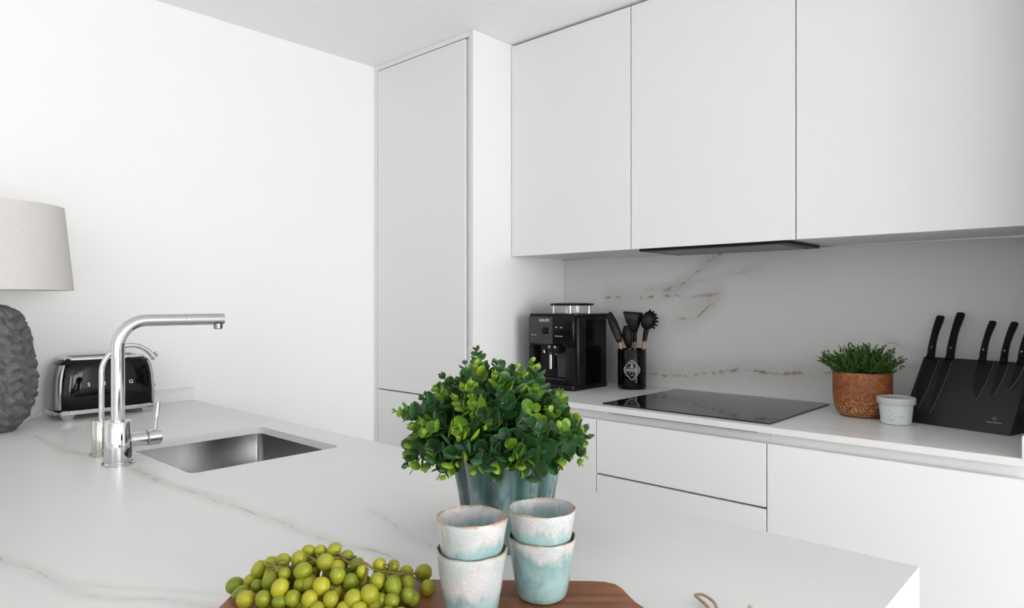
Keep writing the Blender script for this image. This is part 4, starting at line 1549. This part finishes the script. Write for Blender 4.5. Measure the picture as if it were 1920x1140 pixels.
U = [
    # label, handle foot (s,z,d), ferrule base, ferrule top, wood, head outline or builder
    ('black silicone tongs-like spatula leaning left in the utensil holder', (-0.030, 0.010, 0.004), (-0.0455, 0.1560, -0.008), (-0.0530, 0.1930, -0.009), 'handle_wood', 'spat'),
    ('black silicone spoon in the middle of the utensil holder', (-0.004, 0.010, -0.030), (-0.012, 0.150, -0.022), (-0.015, 0.168, -0.023), 'handle_wood_dark', 'spoon'),
    ('black silicone turner with a wide slanted edge in the utensil holder', (0.004, 0.010, 0.028), (0.014, 0.152, 0.020), (0.0155, 0.192, 0.020), 'handle_wood_dark', 'turner'),
    ('black silicone pasta server with a toothed round head in the utensil holder', (0.034, 0.010, -0.004), (0.046, 0.152, -0.004), (0.0510, 0.196, -0.004), 'handle_wood', 'server'),
]
for lab, foot, fa, fb, wood, kind in U:
    name = {'spat': 'spatula', 'spoon': 'cooking_spoon', 'turner': 'turner', 'server': 'pasta_server'}[kind]
    r = thing(name, lab, 'utensil', HO + Vector((0, 0, 0.0065)), 0, 'kitchen utensils in the black holder')
    dz = Vector((0, 0, -0.0065))
    obj('handle', tube(BM(), [ut(*foot) + dz, ut(*fa) + dz, ut(*fb) + dz], [0.0065, 0.0080, 0.0080], 14), wood, r, 40)
    d = fb[2]
    bm = BM()
    if kind == 'spat':
        tube(bm, [ut(*fb) + dz, ut(-0.060, 0.205, d) + dz], [0.0085, 0.010], 12)
        flat(bm, [(-0.042, 0.190), (-0.062, 0.184), (-0.086, 0.232), (-0.104, 0.282), (-0.118, 0.294), (-0.117, 0.299), (-0.105, 0.297), (-0.096, 0.312), (-0.086, 0.311), (-0.064, 0.275), (-0.042, 0.218)], 0, 0, d, 0.012)
    elif kind == 'spoon':
        tube(bm, smooth_path([ut(*fb) + dz, ut(-0.018, 0.190, d) + dz, ut(-0.022, 0.215, d) + dz, ut(-0.024, 0.240, d - 0.002) + dz, ut(-0.026, 0.262, d) + dz], 5), [0.0085 + 0.013 * math.sin(min(1.0, k / 20) * PI * 0.92) for k in range(21)], 14)
    elif kind == 'turner':
        tube(bm, [ut(*fb) + dz, ut(0.016, 0.232, d) + dz], [0.0085, 0.009], 12)
        flat(bm, [(0.004, 0.222), (0.024, 0.222), (0.042, 0.276), (0.050, 0.304), (0.046, 0.309), (-0.028, 0.315), (-0.034, 0.311), (-0.022, 0.272)], 0, 0, d, 0.008)
    elif kind == 'server':
        tube(bm, [ut(*fb) + dz, ut(0.054, 0.215, d) + dz, ut(0.060, 0.245, d) + dz], [0.0090, 0.0095, 0.012], 12)
        t2 = BM()
        bmesh.ops.create_uvsphere(t2, u_segments=20, v_segments=12, radius=1.0)
        join(bm, t2, Matrix.Translation(ut(0.068, 0.283, d) + dz) @ frame((0, 0, 0), RTv, (0, 0, 1)) @ Matrix.Rotation(-0.35, 4, 'Z') @ Matrix.Diagonal((0.031, 0.040, 0.018, 1)))
        for q in range(7):
            a = math.radians(-52 + q * 22)
            p0 = ut(0.066 + 0.026 * math.cos(a), 0.284 + 0.032 * math.sin(a), d) + dz
            p1 = ut(0.066 + 0.040 * math.cos(a), 0.284 + 0.042 * math.sin(a), d - 0.012) + dz
            tube(bm, [p0, p1], [0.0055, 0.0042], 8)
    obj('head', bm, 'silicone_black', r, 45)

# ------------------------------------------------------------------ terracotta pot with herb
L = Vector((-0.649, 2.352, 0.918))
t = thing('potted_herb', 'small green plant in a speckled orange-brown pot beside the knife block', 'plant', L)
obj('pot', lathe(BM(), [(0, 0.0005), (0.055, 0.0005), (0.066, 0.004), (0.0755, 0.016), (0.0815, 0.036), (0.0850, 0.065), (0.0862, 0.10), (0.0860, 0.1375), (0.0850, 0.1405), (0.0825, 0.1405), (0.0812, 0.138), (0.081, 0.126), (0.0, 0.125)], 56), 'speckled_terracotta', t, 40)
obj('soil', lathe(BM(), [(0, 0.1285), (0.05, 0.1275), (0.0805, 0.1262)], 32), 'soil', t)
random.seed(77)
bm = BM()
rl_ = bm.verts.layers.float.new('rim')
sb = BM()
for i in range(190):
    az = random.uniform(0, 2 * PI)
    q = random.random() ** 0.7
    s0 = 0.070 * q
    th = math.radians(min(62, 4 + 44 * q + random.uniform(-8, 12)))
    ln = random.uniform(0.065, 0.105) * (1.0 - 0.15 * q)
    if i < 5:
        ln *= 1.18
    if i in (6, 7, 8, 9):
        th = math.radians(60)
        ln = 0.085
        az = math.atan2(-RTv.y, -RTv.x) + random.uniform(-0.3, 0.3) if i % 2 else math.atan2(RTv.y, RTv.x) + random.uniform(-0.3, 0.3)
        s0 = 0.05
    p0 = Vector((s0 * math.cos(az), s0 * math.sin(az), 0.127))
    dr = Vector((math.cos(az) * math.sin(th), math.sin(az) * math.sin(th), math.cos(th)))
    p1 = p0 + dr * ln * 0.5 + Vector((0, 0, ln * 0.06))
    p2 = p0 + dr * ln
    path = smooth_path([p0, p1, p2], 5)
    tube(sb, path, [0.0009, 0.0005], 4, False)
    nl = int(ln / 0.0062)
    for k in range(nl):
        f = 0.18 + 0.82 * k / (nl - 1)
        ix = f * (len(path) - 1)
        a_ = path[int(min(ix, len(path) - 2))].lerp(path[int(min(ix, len(path) - 2)) + 1], ix - int(min(ix, len(path) - 2)))
        ph = k * 2.4 + i
        u_ = dr.orthogonal().normalized()
        w2 = dr.cross(u_)
        side = u_ * math.cos(ph) + w2 * math.sin(ph)
        op = math.radians(48 - 22 * f)
        ly = (dr * math.cos(op) + side * math.sin(op)).normalized()
        lx = ly.cross(side).normalized()
        lz = lx.cross(ly)
        l_ = random.uniform(0.012, 0.018) * (1.1 - 0.35 * f)
        w_ = l_ * 0.24
        v0 = bm.verts.new(a_)
        v1 = bm.verts.new(a_ + ly * l_ * 0.5 + lx * w_)
        v2 = bm.verts.new(a_ + ly * l_)
        v3 = bm.verts.new(a_ + ly * l_ * 0.5 - lx * w_)
        v4 = bm.verts.new(a_ + ly * l_ * 0.5 - lz * w_ * 0.4)
        for tri in ((v0, v1, v4), (v1, v2, v4), (v2, v3, v4), (v3, v0, v4)):
            bm.faces.new(tri)
obj('stem', sb, 'stem_green', t)
fo = obj('foliage', bm, 'herb_leaf', t)
fo['kind'] = 'stuff'

# ------------------------------------------------------------------ small lidded tub
L = Vector((-0.533, 2.268, 0.918))
t = thing('plastic_tub', 'small white lidded plastic tub with printed writing, in front of the brown pot', 'tub', L)
bd = obj('tub', lathe(BM(), [(0, 0.0004), (0.0385, 0.0004), (0.0405, 0.002), (0.0465, 0.0665), (0, 0.0665)], 48), 'tub_plastic', t, 40)
obj('lid', lathe(BM(), [(0, 0.0667), (0.0465, 0.0667), (0.0465, 0.0600), (0.0518, 0.0600), (0.0524, 0.0630), (0.0522, 0.0760), (0.0508, 0.0785), (0.0480, 0.0790), (0.0465, 0.0765), (0, 0.0762)], 48), 'tub_lid', t, 40)
ca = math.atan2(-L.y, -L.x)


def ontub(s, z, e=0.0004):
    r = 0.0405 + (z - 0.002) / 0.0645 * 0.006 + e
    a = ca + s / 0.044
    return Vector((r * math.cos(a), r * math.sin(a), z))


bm = BM()
NU, NV = 18, 4
gv = [[bm.verts.new(ontub(-0.030 + 0.060 * i / NU, 0.006 + 0.044 * j / NV, 0.0002)) for i in range(NU + 1)] for j in range(NV + 1)]
for j in range(NV):
    for i in range(NU):
        bm.faces.new((gv[j][i], gv[j][i + 1], gv[j + 1][i + 1], gv[j + 1][i]))
obj('label', bm, 'tub_label', t)
random.seed(5)
bm = BM()
for zc_, s0, s1, h, gap in ((0.042, -0.020, 0.022, 0.0022, 0.4), (0.034, -0.014, -0.004, 0.0016, 0.0), (0.0265, -0.022, 0.022, 0.0024, 0.1), (0.0175, -0.024, -0.004, 0.0020, 0.0), (0.0125, -0.018, -0.004, 0.0014, 0.0)):
    s = s0
    cur = []
    while s < s1:
        cur.append(ontub(s, zc_ + random.uniform(-h, h)))
        s += 0.0016
        if random.random() < gap * 0.6:
            if len(cur) > 1:
                tube(bm, cur, 0.00045, 4)
            cur = []
            s += 0.003
    if len(cur) > 1:
        tube(bm, cur, 0.00045, 4)
obj('print', bm, 'tub_ink', t)

# ------------------------------------------------------------------ knife block and knives
KL = Vector((-0.5326, 2.3276, 0.918))
E1 = Vector((0.9687, -0.248, 0)).normalized()
N1 = Vector((-E1.y, E1.x, 0))
W1 = (N1 * 0.135 + Vector((0, 0, 0.19))).normalized()      # up the face
O1 = E1.cross(W1) * -1.0
if O1.dot(N1) > 0:
    O1 = -O1                                               # out of the face, towards the room
FL = 0.2331
KW = 0.2842
t = thing('knife_block', 'slanted black magnetic knife block at the right end of the worktop', 'knife block', KL)


def kf(a, s, o=0.0):
    return E1 * a + W1 * s + O1 * o


bm = BM()
sec = [N1 * 0.0 + Vector((0, 0, 0.0005)), W1 * FL, W1 * FL - O1 * 0.018, N1 * 0.128 + Vector((0, 0, 0.120)), N1 * 0.150 + Vector((0, 0, 0.0005))]
loft(bm, [[p + E1 * 0.0 for p in sec], [p + E1 * KW for p in sec]])
bmesh.ops.recalc_face_normals(bm, faces=bm.faces)
bmesh.ops.bevel(bm, geom=list(bm.edges), offset=0.0012, segments=2, profile=0.5, affect='EDGES')
obj('stand', bm, 'block_black', t, 30)
bm = text_bm('BLAUMANN', 0.0066, 0.0003, 'CENTER', 1.05)
xf(bm, frame(kf(0.240, 0.034, 0.0002), E1, W1))
obj('logo', bm, 'grey_print', t)
bm = BM()
tube(bm, [kf(0.2385 + 0.0042 * math.cos(a * PI / 8), 0.045 + 0.0042 * math.sin(a * PI / 8), 0.0004) for a in range(-3, 12)], 0.0006, 5)
tube(bm, [kf(0.2350, 0.043, 0.0004), kf(0.2350, 0.0505, 0.0004), kf(0.2375, 0.0505, 0.0004)], 0.0006, 5)
obj('logo_mark', bm, 'grey_print', t)

KN = [  # axis a at handle base, at handle end, handle end t, handle half width, blade: spine a, edge a at heel, tip (a,t), label
    (0.0225, 0.0135, 0.378, 0.0115, 0.006, 0.0475, (0.036, 0.046), 'broad black knife at the left end of the knife block'),
    (0.0780, 0.0690, 0.391, 0.0118, 0.060, 0.0860, (0.073, 0.036), 'long black knife, second from the left on the knife block'),
    (0.1660, 0.1640, 0.362, 0.0092, 0.155, 0.1960, (0.181, 0.098), 'middle one of the five black knives, right of the bare part of the block'),
    (0.2200, 0.2205, 0.360, 0.0092, 0.210, 0.2330, (0.216, 0.100), 'slim black knife, second from the right on the knife block'),
    (0.2625, 0.2640, 0.358, 0.0092, 0.252, 0.2715, (0.250, 0.133), 'black knife at the right end of the knife block'),
]
for a0, a1, te, hw, sp_a, ed_a, tip, lab in KN:
    base = kf(a0, 0.235, 0.008)
    k = thing('kitchen_knife', lab, 'knife', KL + base, 0, 'knives on the black magnetic block')

    def kp(a, s, o=0.008):
        return kf(a, s, o) - base
    # handle: rounded, slightly swollen, bent towards the end
    bm = BM()
    loops = []
    for q in range(9):
        f = q / 8
        s = 0.240 + (te - 0.240) * f
        ax = a0 + (a1 - a0) * f - 0.004 * math.sin(f * PI)
        w = hw * (1.02 - 0.16 * math.sin(f * PI) + 0.06 * f)
        if q == 8:
            w *= 0.88
        if q == 0:
            w *= 0.92
        th = 0.0085 - 0.0015 * math.sin(f * PI)
        loops.append([kp(ax + x, s, 0.008 + y) for x, y in superloop(w, th, 3.2, 20)])
    loft(bm, loops)
    obj('handle', bm, 'knife_black', k, 40)
    obj('rivet', rod(BM(), kp(a0 - 0.001, 0.259, 0.0155), kp(a0 - 0.001, 0.259, 0.0168), 0.0026, 12), 'brushed_alu', k)
    bm = BM()
    loft(bm, [[kp(a0 + x, s, 0.006 + y) for x, y in superloop(hw * m_, 0.0055, 3.5, 16)] for s, m_ in ((0.224, 1.04), (0.226, 1.08), (0.238, 1.02), (0.2399, 0.95))])
    obj('bolster', bm, 'satin_black', k, 40)
    # blade, lying on the face
    ta, tt = tip
    outl = [(sp_a, 0.226)]
    nseg = 8
    out_edge = []
    for q in range(nseg + 1):
        f = q / nseg
        s = 0.224 + (tt - 0.224) * f
        a = ed_a + (ta - ed_a) * (f ** 2.2)
        out_edge.append((a, s))
    spine = []
    for q in range(nseg):
        f = q / nseg
        s = 0.224 + (tt + 0.004 - 0.224) * f
        a = sp_a + (ta - 0.003 - sp_a) * (f ** 3)
        spine.append((a, s))
    poly = spine + list(reversed(out_edge))
    bm = BM()
    t2 = BM()
    prism(t2, poly, 0.0006, 0.0026)
    xf(t2, frame((0, 0, 0), E1, W1))
    # frame() local z = E1 x W1; flip so the plate sits on the room side of the face
    s_ = 1.0 if E1.cross(W1).dot(O1) > 0 else -1.0
    for v in t2.verts:
        h = v.co.dot(E1.cross(W1))
        v.co += E1.cross(W1) * (h * s_ - h)
        v.co -= base
    join(bm, t2)
    bl = obj('blade', bm, 'blade_black', k)
    bm = BM()
    tube(bm, [kp(a, s, 0.0027) for a, s in out_edge], 0.0007, 5)
    obj('cutting_edge', bm, 'blade_edge', bl)
